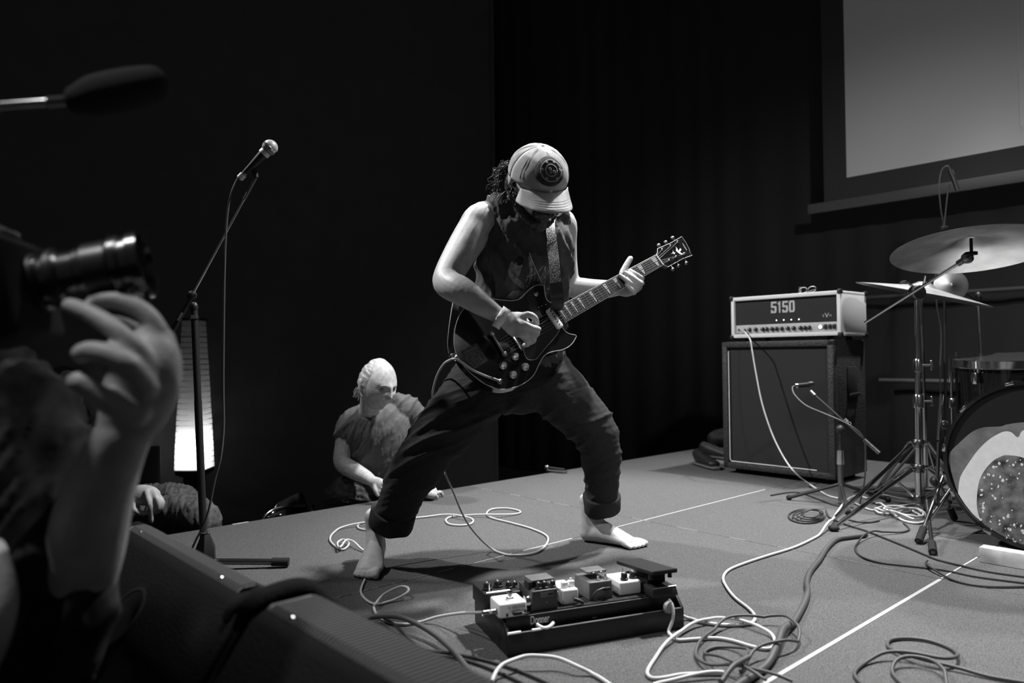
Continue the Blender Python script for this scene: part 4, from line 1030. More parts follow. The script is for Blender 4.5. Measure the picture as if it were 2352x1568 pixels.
# ------------------------------------------------------------------ older man crouching behind the stage edge
of = D(870, 1100, 3.95)
om_ = thing('person', (of.x, of.y, -.59), 'grey-haired older man in a grey t-shirt crouching at the stage edge', 'person')
B = MB()
OH = D(868, 884, 3.60); of_ = V((.66, -.65, -.40)); ou = V((.30, -.26, .92))
orr, of_, ou = head(B, OH, of_, ou, 1.04, 1.05, 1.0)
B.limb([(D(848, 962, 3.80), .068), (D(852, 930, 3.72), .055), (OH-of_*.045-ou*.045, .052)])
B.limb([(D(875, 1100, 3.95), .13, .1), (D(868, 1030, 3.88), .13, .1), (D(862, 965, 3.8), .11, .075)], ref=V((1, .3, 0)))
B.limb([(D(820, 958, 3.82), .050), (D(800, 975, 3.80), .050), (D(790, 1025, 3.77), .046), (D(787, 1062, 3.73), .043), (D(812, 1080, 3.69), .042), (D(840, 1095, 3.66), .034), (D(857, 1106, 3.64), .027, .024)])
hz = 3.63
B.limb([(D(856, 1105, hz), .027, .02), (D(868, 1113, hz), .036, .019), (D(876, 1122, hz), .036, .017)], ref=V((.5, 0, .8)))
for i, (a_, b_) in enumerate((((877, 1107), (888, 1124)), ((873, 1115), (884, 1132)), ((868, 1121), (876, 1137)), ((861, 1124), (868, 1137)))):
    finger(B, [D(a_[0], a_[1], hz-.005), D((a_[0]+b_[0])/2+2, (a_[1]+b_[1])/2, hz-.012), D(b_[0], b_[1], hz+.005)], .010, .008)
finger(B, [D(860, 1112, hz-.01), D(862, 1126, hz-.02), D(868, 1137, hz-.015)], .0115, .009)
B.limb([(D(930, 930, 3.9), .05), (D(948, 950, 3.92), .047), (D(962, 1000, 3.94), .044), (D(975, 1060, 3.95), .038), (D(985, 1110, 3.93), .03), (F(990, 1136, .03), .028, .02)])
for i, (x, y) in enumerate(((981, 1142), (993, 1144), (1004, 1143), (1016, 1137))):
    finger(B, [F(984+5*i, 1131+.5*i, .028), F(x-4, y-7, .026), F(x, y, .009)], .0105, .0085)
finger(B, [F(980, 1132, .024), F(973, 1138, .014), F(972, 1143, .01)], .0115, .009)
B.limb([(F(984, 1128, .035), .03, .02), (F(994, 1131, .03), .036, .016)], ref=V((1, 0, 0)))
organic(B, 'body', SKIN_OLD, om_, .0031, 2, .4)
T2 = MB()
T2.limb([(D(875, 1108, 3.95), .175, .145), (D(868, 1035, 3.88), .18, .150), (D(864, 975, 3.80), .165, .125), (D(862, 948, 3.76), .11, .085)], ref=V((1, .3, 0)), rnd=.35)
T2.limb([(D(838, 958, 3.8), .075), (D(806, 972, 3.80), .069), (D(793, 1008, 3.785), .060)], rnd=.25)
T2.limb([(D(905, 935, 3.84), .075), (D(943, 940, 3.91), .066), (D(957, 978, 3.93), .058)], rnd=.25)
tf = fold(18, V((.6, 0, .8)), V((.8, 0, -.6)), .010); tf2 = fold(60, V((.3, 0, 1)), V((1, 0, -.3)), .004)
organic(T2, 'shirt', TEE, om_, .006, 4, .5, lambda p, n: tf(p, n)+tf2(p, n))
T3 = MB()
hip = D(880, 1130, 4.0)
T3.limb([(hip+V((0, .0, -.02)), .17, .15), (hip+V((0, .02, -.12)), .17, .15)], ref=V((1, 0, 0)))
kn1 = D(782, 1138, 3.76); T3.limb([(hip+V((-.08, 0, -.05)), .10), (kn1.lerp(hip, .5), .095), (kn1, .083), (kn1+V((0, .12, -.25)), .07), (V((kn1.x+.02, kn1.y+.2, -.5)), .06)])
kn2 = V((hip.x+.12, 4.10, -.08)); T3.limb([(hip+V((.08, 0, -.05)), .10), (kn2.lerp(hip, .5), .095), (kn2, .083), (kn2+V((.02, .16, -.2)), .07), (V((kn2.x+.02, kn2.y+.2, -.5)), .06)])
organic(T3, 'trousers', JEANS, om_, .008, 4, .5, lambda p, n: fold(40, V((1, 0, 0)), V((0, .3, 1)), .009)(p, n))
for k_ in (kn1, kn2):
    MB().limb([(V((k_.x+.02, k_.y+.25, -.555)), .04, .035), (V((k_.x+.02, k_.y+.12, -.56)), .045, .03), (V((k_.x+.02, k_.y, -.565)), .04, .024)], ref=V((1, 0, 0))).build('shoe', BLACK, om_)
# grey hair: swept back, longer at the nape; eyebrows
hb = MB(); random.seed(4)
tmp = MB(); head(tmp, OH, of_, ou, 1.04, 1.05, 1.0); nv0 = 0
bm = bmesh.new(); bmesh.ops.create_icosphere(bm, subdivisions=6, radius=1); nI = len(bm.verts); fI = [tuple(v.index for v in f_.verts) for f_ in bm.faces]; bm.free()
def hair_t(p):
    q_ = (V(p)-OH)/1.04; x, y, z = q_.dot(orr), q_.dot(of_), q_.dot(ou)
    m = min((.018-y)/.03+max(0, (z-.02))*2, (z+.085+.012*math.sin(x*60))/.025)     # behind the temples, above the nape
    if z > .075: m = min(m, (-.012-y+.3*abs(x))/.03)                                # thin, receding crown
    return m
tv = [V(p) for p in tmp.v[:nI]]; hv = []
for p in tv:
    m = hair_t(p); t_ = max(0, min(1, m)); d = (p-OH).normalized()
    q_ = (p-OH); fl = .5+.5*noise.noise(V((q_.dot(orr)*45, q_.dot(of_)*28, q_.dot(ou)*80)))
    hv.append(p+d*((.002+.013*fl)*t_ if m > 0 else -.003))
keep = [f_ for f_ in fI if all(hair_t(tv[i]) > -.05 for i in f_)]
used = sorted({i for f_ in keep for i in f_}); rm = {i: k for k, i in enumerate(used)}
hm_ = MB(); hm_.add([hv[i] for i in used], [tuple(rm[i] for i in f_) for f_ in keep])
hm_.build('hair', HAIRG, om_, smooth='all', fixn=False)
for k in range(90):
    sgn = random.choice((-1, 1)); st_ = OH+(orr*(.078*sgn*random.uniform(.4, 1.02))-of_*random.uniform(.03, .075)-ou*random.uniform(.02, .07))*.93; P = [st_]; d = (-of_*.12-ou*1.0+orr*.12*sgn).normalized()
    for q_ in range(4): P.append(P[-1]+d*.008+V((random.uniform(-1, 1), random.uniform(-1, 1), random.uniform(-1, 1)))*.004)
    hb.tube(P, .0013, 4, 3)
hs_ = hb.build('hair_strands', HAIRG, om_, fixn=False); hs_['kind'] = 'stuff'
for s_ in (-1, 1):
    MB().limb([(OH+(orr*.014*s_+of_*.0945+ou*.034)*1.04, .0028), (OH+(orr*.030*s_+of_*.0905+ou*.038)*1.04, .0032), (OH+(orr*.046*s_+of_*.077+ou*.032)*1.04, .002)], seg=8).build('eyebrow', mat('brow_grey', .25, .7), om_)
    MB().ball(OH+(orr*.031*s_+of_*.0755+ou*.014)*1.04, .0115, sub=3).build('eye', mat('eye_grey', .16, .2), om_)
# ring and bracelet of the hand on the stage
MB().lathe([(.0115, -.002), (.0125, 0), (.0115, .002)], F(1001, 1137, .024), V((.4, -.8, -.3)), 16).build('ring', CHROME, om_)

# ------------------------------------------------------------------ seated listener at the far left edge (behind the stage corner)
sf = D(300, 1200, 3.45)
lm = thing('person', (sf.x, sf.y, -.59), 'seated listener in dark clothes, one hand hanging beside the lamp', 'person')
B = MB(); hz = 3.25
B.limb([(D(225, 1000, 3.5), .05), (D(240, 1080, 3.42), .045), (D(270, 1120, 3.33), .036), (D(298, 1138, 3.27), .030, .026)])
B.limb([(D(296, 1137, 3.27), .03, .024), (D(318, 1136, hz), .043, .026), (D(340, 1138, hz), .045, .026), (D(355, 1145, hz), .04, .022)], ref=V((.3, .1, .95)))
finger(B, [D(338, 1130, hz-.02), D(343, 1152, hz-.042), D(347, 1174, hz-.034), D(347, 1197, hz-.02)], .0145, .0105)
finger(B, [D(352, 1130, hz-.014), D(361, 1146, hz-.034), D(362, 1166, hz-.024), D(359, 1176, hz)], .0145, .011)
finger(B, [D(360, 1136, hz), D(370, 1150, hz-.016), D(369, 1166, hz-.008), D(364, 1174, hz+.014)], .0135, .0105)
finger(B, [D(366, 1142, hz+.01), D(373, 1152, hz), D(371, 1162, hz+.01), D(366, 1168, hz+.022)], .0125, .0095)
finger(B, [D(306, 1146, hz-.01), D(307, 1166, hz-.026), D(318, 1176, hz-.036), D(331, 1179, hz-.036)], .0155, .0125)
HL = D(150, 905, 3.6); head(B, HL, V((.7, -.7, -.05)), Z)
B.limb([(HL-Z*.19+V((-.02, .02, 0)), .06), (HL-Z*.07, .058)])
organic(B, 'body', SKIN_DK, lm, .0055, 2, .5)
B = MB()
B.limb([(D(215, 1170, 3.6), .19, .15), (D(190, 1080, 3.6), .185, .14), (D(160, 990, 3.62), .17, .12), (D(158, 960, 3.62), .1, .09)], ref=V((1, .5, 0)))
B.limb([(D(200, 985, 3.55), .07), (D(228, 1020, 3.48), .062), (D(243, 1080, 3.42), .056), (D(268, 1118, 3.34), .05), (D(285, 1131, 3.30), .042)])
organic(B, 'dark_top', CLOTH_BLK, lm, .008, 4, .5, lambda p, n: fold(30, V((0, 0, 1)), V((1, 0, 0)), .012)(p, n))
B = MB(); k1 = D(455, 1180, 3.30); k2 = D(420, 1150, 3.62)
for k_, h_ in ((k1, D(240, 1190, 3.6)), (k2, D(225, 1160, 3.8))):
    B.limb([(h_, .10), (h_.lerp(k_, .5), .09), (k_, .075), (k_+V((.03, .03, -.16)), .065), (V((k_.x+.06, k_.y+.05, -.5)), .055)])
organic(B, 'trousers', JEANS, lm, .008, 4, .5, lambda p, n: fold(46, V((0, 0, 1)), V((1, .2, 0)), .009)(p, n))
for k_ in (k1, k2): MB().limb([(V((k_.x+.04, k_.y+.17, -.555)), .04, .035), (V((k_.x+.08, k_.y+.06, -.562)), .045, .028), (V((k_.x+.11, k_.y-.02, -.567)), .038, .022)], ref=V((1, 0, 0))).build('shoe', BLACK, lm)
HB = MB(); HB.ball(HL+Z*.035-V((.02, -.02, 0)), (.088, .1, .1), sub=3); HB.build('hair', HAIR, lm)
MB().lathe([(.036, -.004), (.038, 0), (.036, .004)], D(297, 1136, 3.27), (D(318, 1136, hz)-D(270, 1120, 3.33)), 20).build('bracelet', CHROME, lm)
seat_c = D(225, 1200, 3.68)
lc = thing('chair', (seat_c.x, seat_c.y, -.59), 'plain black chair under the seated listener at the far left', 'chair')
sz = -.14
MB().box((seat_c.x, seat_c.y+.06, sz-.03), (.44, .5, .04)).build('seat', BLACK, lc, bevel=.01)
MB().box((seat_c.x-.06, seat_c.y+.33, sz+.24), (.42, .03, .3)).build('backrest', BLACK, lc, bevel=.01)
for i in (-1, 1):
    for j in (-1, 1): MB().tube([V((seat_c.x+.19*i, seat_c.y+.06+.22*j, sz-.04)), V((seat_c.x+.2*i, seat_c.y+.06+.23*j, -.588))], .011, 10, 1).build('leg', DKMETAL, lc)

# ------------------------------------------------------------------ photographer in the near left
DP = .92
ph = thing('person', UV(-.1, 1.16, -.59), 'blurred photographer in dark clothes raising a camera beside the stage', 'person')
B = MB()
d_ = DP
# forearm and hand cradling the lens
B.limb([(D(130, 1440, 1.0), .052), (D(185, 1290, .97), .049), (D(215, 1170, .95), .045), (D(250, 1070, .94), .038), (D(288, 990, .93), .032, .034)], ref=V((1, 0, 0)))
B.limb([(D(285, 990, .93), .033, .03), (D(312, 930, .925), .042, .03), (D(332, 870, .92), .044, .032), (D(345, 815, .925), .038, .03), (D(352, 780, .93), .028, .024)], ref=V((.85, .1, .35)))
finger(B, [D(350, 830, .925), D(366, 770, .925), D(330, 716, .922), D(270, 690, .921), D(216, 692, .921)], .0140, .0105)
finger(B, [D(345, 850, .90), D(310, 800, .885), D(262, 755, .882), D(205, 719, .890), D(160, 701, .904)], .0138, .0100)
finger(B, [D(340, 890, .895), D(300, 842, .872), D(255, 818, .866), D(212, 806, .866), D(186, 812, .870)], .0145, .0118)
finger(B, [D(318, 950, .90), D(272, 938, .885), D(225, 908, .874), D(190, 880, .868), D(176, 876, .870)], .0155, .0120)
finger(B, [D(345, 830, .95), D(330, 780, .975), D(290, 750, .985), D(255, 740, .985)], .0135, .0105)
# head behind the camera
PH = D(-165, 640, 1.06)
head(B, PH, V((.90, .40, .02)), Z)
B.limb([(PH-Z*.2-V((.05, .0, 0)), .07), (PH-Z*.08, .058)])
# other arm, bare, in the lower left corner
B.limb([(D(-110, 1010, 1.0), .055), (D(-100, 1200, .91), .044), (D(-52, 1360, .86), .040), (D(-50, 1450, .84), .034), (D(-70, 1530, .84), .028)])
B.limb([(D(-68, 1525, .84), .028, .02), (D(-85, 1580, .84), .038, .019), (D(-95, 1625, .84), .038, .018)], ref=V((1, 0, .3)))
for k, (x, y) in enumerate(((-66, 1690), (-84, 1705), (-102, 1708), (-120, 1695))): finger(B, [D(-76-13*k, 1620, .84), D(x-2, y-40, .828), D(x, y, .836)], .0105, .0085)
finger(B, [D(-62, 1560, .835), D(-44, 1600, .825), D(-42, 1635, .83)], .012, .0095)
organic(B, 'body', SKIN_DK, ph, .004, 3, .5)
B = MB()
tq = D(20, 1150, 1.03)
B.limb([(UV(-.11, 1.16, -.12), .15, .12), (UV(-.07, 1.17, .02), .15, .12), (UV(.0, 1.18, .17), .15, .12), (UV(.08, 1.2, .33), .15, .12), (UV(.15, 1.22, .48), .155, .12), (D(-30, 1000, 1.06), .16, .11), (D(-50, 880, 1.06), .09, .08)], ref=W)
B.limb([(D(40, 930, 1.02), .07), (D(100, 1080, 1.0), .066), (D(110, 1300, .99), .062), (D(130, 1490, .99), .058), (D(150, 1430, .98), .058), (D(165, 1360, .975), .055)])
organic(B, 'dark_shirt', mat('dark_patterned_shirt', .02, .95, spec=.1, var=(22, .008, .045)), ph, .007, 4, .5, lambda p, n: fold(36, V((.3, 0, 1)), V((1, 0, -.3)), .012)(p, n))
B = MB()
for s_ in (-1, 1): B.limb([(UV(-.12, 1.16+.08*s_, -.12), .09), (UV(-.04, 1.16+.1*s_, -.32), .075), (UV(-.14, 1.16+.1*s_, -.53), .06)])
organic(B, 'trousers', CLOTH_BLK, ph, .009, 4, .5)
for s_ in (-1, 1): MB().limb([(UV(-.20, 1.16+.1*s_, -.552), .04, .035), (UV(-.10, 1.16+.1*s_, -.56), .045, .028), (UV(-.0, 1.16+.1*s_, -.565), .04, .022)], ref=W).build('shoe', BLACK, ph)
random.seed(9); B = MB(); B.ball(PH+Z*.04-V((.015, .0, 0)), (.1, .088, .098), sub=4); B.ball(D(-45, 585, 1.03), (.06, .06, .045), sub=3)
organic(B, 'hair', HAIR, ph, .006, 2, .5, lambda p, n: .012*noise.noise(p*60))
# camera with a long lens
cmr = thing('camera_body', D(100, 640, .93), 'black photo camera with a long glossy lens, held up by the blurred photographer', 'camera')
lc0, lc1 = D(70, 655, .93), D(322, 607, .955); la = (lc1-lc0).normalized(); LL = (lc1-lc0).length
pr = [(.030, 0), (.036, .005), (.036, .018), (.033, .020), (.033, .026), (.038, .028), (.038, .040), (.034, .043), (.034, .06), (.036, .062), (.036, LL-.030), (.037, LL-.028), (.043, LL-.026), (.043, LL-.017), (.040, LL-.015), (.040, LL-.006), (.0435, LL-.004), (.0435, LL+.008), (.037, LL+.008), (.034, LL-.01)]
MB().lathe(pr, lc0, la, 56).build('lens_barrel', mat('lens_gloss', .012, .22, spec=1.0, coat=1.0), cmr)
for z0, z1, r_ in ((.07, .10, .0368), (.006, .016, .0366), (.03, .038, .0386)):
    for k in range(36):
        pass
    MB().lathe([(r_-.001, z0), (r_+.0012, z0+.001), (r_+.0012, z1-.001), (r_-.001, z1)], lc0, la, 56).build('focus_ring', mat('ring_rubber', .02, .35, spec=.5), cmr)
MB().lathe([(.001, 0), (.020, .0015), (.034, 0)], lc0+la*(LL-.008), la, 40).build('front_glass', mat('lens_glass', .01, .05, spec=.8), cmr)
MB().tube([lc1+V((.012, -.01, -.03)), lc1+V((.016, -.01, -.055))], .004, 8, 1).build('hood_edge', BLACK, cmr)
up_ = (Z-la*Z.dot(la)).normalized(); sd2 = la.cross(up_)
MB().box(lc0-la*.035+sd2*.01-up_*.005, (.085, .15, .125), (la, sd2, up_)).build('camera_housing', BLACKM, cmr, bevel=.012, bseg=3)
MB().box(lc0-la*.035+up_*.058, (.06, .05, .03), (la, sd2, up_)).build('viewfinder_hump', BLACKM, cmr, bevel=.01)
MB().lathe([(.012, 0), (.012, .012)], lc0-la*.03-sd2*.04+up_*.045, up_, 20).build('control_dial', BLACK, cmr)
# ------------------------------------------------------------------ near microphone on a boom, top left
nb = thing('boom_microphone', D(270, 210, .95), 'blurred dark microphone with a foam windshield on a silver boom arm', 'microphone')
n0_, n1_ = D(-60, 247, .93), D(168, 230, .95)
MB().tube([n0_, n0_.lerp(n1_, .75)], .0052, 14, 1).build('boom_arm', CHROME, nb)
nd = (n1_-n0_).normalized()
for k in range(7): MB().lathe([(.0062, 0), (.0072, .0025), (.0062, .005)], n0_.lerp(n1_, .74)+nd*(.0052*k), nd, 18).build('thread_ring', DKMETAL, nb)
w0, w1 = D(165, 232, .95), D(378, 188, .98)
MB().limb([(w0.lerp(w1, .05), .018), (w0.lerp(w1, .25), .026), (w0.lerp(w1, .6), .027), (w0.lerp(w1, .88), .024)], sm=6).build('foam_windshield', mat('foam', .035, .95, spec=.1, bump=(500, .6)), nb, smooth='all')
n2 = V((-1.42, .6, n0_.z+.01)); 
MB().tube([n0_, n2, V((n2.x, n2.y, -.5))], .011, 12, 1).build('stand_pole', BLACK, nb)
MB().lathe([(.13, -.588), (.13, -.575), (.03, -.56), (.015, -.5)], V((n2.x, n2.y, 0)), seg=32).build('round_base', BLACKM, nb)

# ------------------------------------------------------------------ floor monitor wedges on the stage lip
def wedge(v0, v1, ur, zr, tw, label, round_end=False):
    """long axis along the stage front; a narrow top facet tw wide carries the grille over the ridge and down to the performer's side."""
    w = thing('stage_monitor', UV(ur+.2, (v0+v1)/2, 0), label, 'speaker')
    u0 = ur-.17; ut = ur+tw; ue, ze = ur+.40, .05
    prof = [(u0+.05, .012), (u0, .07), (u0+.015, .16), (ur-.02, zr-.014), (ur, zr-.004), (ut, zr-.004), (ue, ze), (ue+.01, .012)]
    cu = sum(p[0] for p in prof)/len(prof); cz = sum(p[1] for p in prof)/len(prof)
    def ring(v, ins=0.0): return [UV(cu+(p[0]-cu)*(1-ins), v, max(.004, cz+(p[1]-cz)*(1-ins))) for p in prof]
    MB().rings([ring(v0+.004, .08), ring(v0+.05), ring(v1-.05), ring(v1-.004, .08)]).build('cabinet', WEDGEP, w, bevel=.006)
    gp = [(ur+.004, zr-.003), (ur+.010, zr+.001), (ut-.008, zr+.001), (ut+.004, zr-.006), (ue-.01, ze+.01)]
    def strip(va, vb, lift, th): 
        o = [UV(p[0], va, p[1]+lift) for p in gp]+[UV(p[0]-.004, va, p[1]+lift-th) for p in reversed(gp)]
        return o, W*(vb-va)
    o, d = strip(v0+.045, v1-.045, 0, .004)
    MB().prism(o, d).build('grille', GRILLE_MET, w)
    rb_ = MB(); nsl = int((v1-v0-.10)/.0092)
    for k in range(nsl):
        va = v0+.05+.0092*k; o, d = strip(va, va+.0050, .0028, .003); rb_.prism(o, d)
    s_ = rb_.build('grille_ribs', mat('grille_rib_steel', .09, .5, spec=.3), w, smooth=False); s_['kind'] = 'stuff'
    for vv_ in (v0+.022, v1-.022):
        big = round_end and vv_ > v0+.1; e_ = .012 if big else .0
        MB().tube([UV(ur-.022, vv_, zr-.035), UV(ur-.010, vv_, zr-.018+e_), UV(ur+.016, vv_, zr-.008+e_), UV(ut-.01, vv_, zr-.008+e_), UV(ut+.03, vv_, zr-.04+e_*.6), UV((ut+ue)/2, vv_, (zr+ze)/2-.006), UV(ue, vv_, ze-.01)], .017 if big else .010, 12, 6).build('end_moulding', WEDGEP, w)
    for k in range(2): MB().ball(UV(ur+.006, v0+.12+(v1-v0-.24)*k, zr+.001), .003, sub=1).build('grille_screw', DKMETAL, w)
    MB().lathe([(.055, 0), (.058, .003), (.052, .004), (.050, .001)], UV(u0+.085, (v0+v1)/2, .265), UV(-1, 0, .85), 32).build('handle_cup', BLACK, w)
    return w
wedge(1.10, 1.775, .455, .362, .040, 'black stage monitor wedge by the microphone stand base')
wedge(.30, 1.085, .455, .362, .080, 'black stage monitor wedge with a rounded end, near the pedalboard', True)

# ------------------------------------------------------------------ pedalboard
pA, pB = F(1166, 1511), F(1572, 1443); e1_ = (pB-pA).normalized(); e2_ = V((-e1_.y, e1_.x, 0)); PLn = (pB-pA).length
PX = (e1_, e2_, Z); PB = lambda a, b, z: pA+e1_*a+e2_*b+Z*z
bd_ = thing('pedalboard', PB(PLn/2, .12, 0), 'black two-tier metal pedalboard on the carpet in front of the guitarist', 'pedalboard')
DEP = .25
ctop_ = lambda b: .082+.0*b/DEP                       # sloping deck height
MB().box(PB(PLn/2, .006, .028), (PLn, .010, .052), PX).build('front_panel', BLACK, bd_, bevel=.0015)
MB().tube([PB(.0, .003, .0545), PB(PLn*.985, .003, .0545)], .0007, 6, 1).build('bright_edge', mat('edge_grey', .25, .5), bd_)
for a_ in (.004, PLn-.004):
    MB().prism([PB(a_-.004, .002, .003), PB(a_-.004, DEP, .003), PB(a_-.004, DEP, ctop_(DEP)), PB(a_-.004, .03, ctop_(.03)), PB(a_-.004, .002, .055)], e1_*.008).build('side_plate', BLACK, bd_, bevel=.001)
MB().box(PB(PLn/2, .030, .0690), (PLn-.012, .008, .030), PX).build('upper_rail', BLACK, bd_, bevel=.002)
MB().tube([PB(.004, .026, .0842), PB(PLn*.8, .026, .0842)], .0005, 6, 1).build('bright_edge', mat('edge_dull', .09, .5), bd_)
sl_n = V((0, 0, 1)); sl_d = e1_.cross(sl_n)*-1
if sl_d.dot(e2_) < 0: sl_d = -sl_d
for b in (.065, .135, .205):
    MB().box(PB(PLn/2, b, ctop_(b)), (PLn-.012, .055, .006), (e1_, sl_d, sl_n)).build('deck_slat', mat('velcro_black', .02, .95, bump=(300, .8)), bd_, bevel=.001)
MB().box(PB(PLn/2, .12, .02), (PLn-.02, .2, .03), PX).build('power_supply', BLACKM, bd_, bevel=.003)
text_obj('Donner', 'lettering', mat('print_silver', .8, .4), bd_, PB(.070, .0252, .0610), e1_, Z, .020, width=.05)
for x0, x1 in ((.0, .033), (.062, .084)): MB().tube([PB(x0, -.002, .0575), PB(x1, -.002, .0575)], .0035, 8, 1).build('white_tie', WHITEP, bd_)
MB().tube([PB(.083, .018, .062), PB(.095, .006, .056), PB(.110, .004, .057), PB(.125, .012, .062)], .0042, 8, 4).build('white_tie', WHITEP, bd_)
MB().lathe([(.012, 0), (.016, .006), (.015, .014), (.006, .016)], PB(PLn-.055, .0, .065), (-e2_+e1_*.3), 16).build('cable_boot', mat('boot_grey', .25, .5), bd_)
text_obj('tc', 'deck_text', BLACK, bd_, PB(.03, .1, .02), e1_, Z, .002)
bpy.data.objects.remove(bpy.data.objects['deck_text'])
def DK(px, py, up=0.0):
    """point on the sloping deck plane under a pixel."""
    p0 = PB(0, 0, .0855+up); return PL(px, py, p0, sl_n)
def pedal(px, py, w, l, h, name, m, label, turn=0.0, bev=.004, taper=1.0, at=None):
    p = PB(at[0], at[1], .0855) if at else DK(px, py); ca, sa = math.cos(turn), math.sin(turn)
    x = e1_*ca+sl_d*sa; y = sl_d*ca-e1_*sa
    t = thing(name, p, label, 'effects pedal')
    MB().box(p+y*l/2+sl_n*h/2, (w, l, h), (x, y, sl_n), taper).build('enclosure', m, t, bevel=bev, bseg=3)
    MB().box(p+y*l/2+sl_n*.0015, (w*.98, l*.98, .003), (x, y, sl_n)).build('base_plate', BLACK, t)
    f = lambda a, b, c: p+x*a+y*b+sl_n*c
    return t, f, x, y
def knob(t, pos, r, h, m=BLACK, cap=None):
    k = MB().lathe([(r, 0), (r*1.02, h*.3), (r*.85, h*.35), (r*.82, h)], pos, sl_n, 16).build('knob', m, t)
    MB().box(pos+sl_n*(h+.0004)+e2_*r*.3, (.0015, r*.9, .0008), (e1_, e2_, sl_n)).build('pointer', WHITEP if m == BLACK else BLACK, k)
def jackplug(t, pos, ax, r=.0075, l=.02, m=CHROME): MB().lathe([(r, 0), (r, l*.3), (r*.7, l*.35), (r*.7, l)], pos, ax, 14).build('jack_socket', m, t)
# black pedal with two knobs, at the back left
t, f, x, y = pedal(1133, 1398, .068, .10, .040, 'effects_pedal', BLACK, 'black effects pedal with two black knobs at the rear corner of the board', at=(.011, .097))
MB().tube([f(-.028, .004, .0405), f(.034, .004, .0405)], .0013, 6, 1).build('bright_edge', CHROME, t)
knob(t, f(-.016, .03, .04), .012, .017); knob(t, f(.016, .04, .04), .012, .015)
MB().tube([f(-.018, .012, .04), f(-.018, .012, .062)], .0022, 8, 1).build('toggle', CHROME, t)
# white pedal with lettering
t, f, x, y = pedal(1179, 1418, .072, .068, .036, 'effects_pedal', WHITEP, 'white effects pedal with dark maker lettering, where the guitar cable plugs in', bev=.005)
MB().lathe([(.010, 0), (.010, .003), (.006, .004), (.006, .013), (.008, .014), (.0075, .018)], f(.002, .028, .036), sl_n, 16).build('footswitch', CHROME, t)
text_obj('tc electronic', 'lettering', BLACK, t, f(-.014, -.0016, .022), x, sl_n, .0085, width=.046)
MB().box(f(.008, -.006, .012), (.022, .012, .009), (x, y, sl_n)).build('power_plug', BLACK, t, bevel=.002)
MB().box(f(-.016, -.001, .008), (.005, .002, .007), (x, y, sl_n)).build('socket', BLACK, t)
MB().box(f(.031, -.001, .012), (.004, .002, .007), (x, y, sl_n)).build('socket', BLACK, t)
MB().tube([f(.019, -.006, .012), f(.03, -.008, .008), f(.045, .01, .003)], .002, 6, 4).build('power_lead', BLACK, t)
MB().lathe([(.0065, 0), (.0065, .034), (.0075, .036), (.0075, .004)], f(-.036, .016, .015), -x, 14).build('cable_plug', DKMETAL, t)
# dark grey pedal with wide knobs
t, f, x, y = pedal(1252, 1401, .070, .090, .050, 'effects_pedal', DGREYP, 'dark grey effects pedal with a label plate and three black knobs', bev=.003)
MB().box(f(.006, -.0006, .038), (.036, .001, .012), (x, y, sl_n)).build('label_plate', mat('label_grey', .12, .5), t)
MB().box(f(.015, -.0014, .039), (.014, .001, .006), (x, y, sl_n)).build('label_print', BLACK, t)
MB().ball(f(.004, -.0006, .020), .0014, sub=1).build('screw', CHROME, t)
for a_ in (-.016, .0, .022): knob(t, f(a_+.006, .014, .05), .0085, .015)
MB().box(f(.006, .05, .066), (.062, .050, .005), (x, y, sl_n)).build('treadle', GREYP, t, bevel=.001)
MB().box(f(-.032, .03, .060), (.012, .03, .018), (x, y, sl_n)).build('treadle_hinge', BLACKM, t, bevel=.003)
jackplug(t, f(.036, .025, .02), x, .0105, .006); MB().lathe([(.014, 0), (.016, .008), (.014, .014), (.006, .016)], f(-.034, .018, .022), -x, 16).build('pancake_plug', CHROME, t)
# small round pedal with dark knobs between
t, f, x, y = pedal(1197, 1383, .032, .08, .034, 'effects_pedal', BLACK, 'narrow black effects pedal mostly hidden behind the white and grey pedals', bev=.003, at=(.063, .104))
knob(t, f(-.008, .03, .034), .0095, .016); knob(t, f(.011, .034, .034), .0085, .013); MB().ball(f(.010, .02, .036), .003, sub=1).build('screw', CHROME, t)
# white mini pedal with white knobs
t, f, x, y = pedal(1311, 1388, .044, .085, .038, 'effects_pedal', WHITEP, 'small white effects pedal with two white square knobs', bev=.004)
for a_, b in ((-.008, .02), (.012, .024)): MB().box(f(a_, b, .045), (.016, .014, .016), (x, y, sl_n)).build('square_knob', WHITEP, t, bevel=.002)
MB().lathe([(.0025, 0), (.0025, .006)], f(.012, .024, .053), sl_n, 8).build('knob_tip', WHITEP, t)
MB().tube([f(.008, -.004, .014), f(.022, -.01, .009), f(.03, -.012, .004)], .0045, 10, 3).build('angled_plug', BLACK, t)
jackplug(t, f(.022, .03, .022), x, .009, .010); jackplug(t, f(-.022, .03, .022), -x, .008, .008)
# mid grey pedal
t, f, x, y = pedal(1381, 1376, .068, .090, .046, 'effects_pedal', GREYP, 'mid grey effects pedal with a raised treadle and black power lead', bev=.003, taper=.97)
MB().box(f(.002, .05, .062), (.056, .045, .006), (x, y, sl_n)).build('treadle', GREYP, t, bevel=.001)
MB().tube([f(-.026, .024, .0655), f(.028, .024, .0655)], .0024, 8, 1).build('treadle_edge', CHROME, t)
for a_ in (-.002, .02): MB().lathe([(.006, 0), (.006, .004), (.003, .005), (.003, .012)], f(a_, .012, .046), sl_n, 12).build('screw_post', CHROME, t)
MB().tube([f(.014, -.004, .028), f(.002, -.006, .030), f(-.02, -.008, .024), f(-.030, -.008, .008), f(-.012, -.01, .003), f(.012, -.01, .006)], .0018, 6, 5).build('power_lead', BLACK, t)
MB().box(f(.014, -.005, .027), (.018, .01, .009), (x, y, sl_n)).build('power_plug', BLACK, t, bevel=.002)
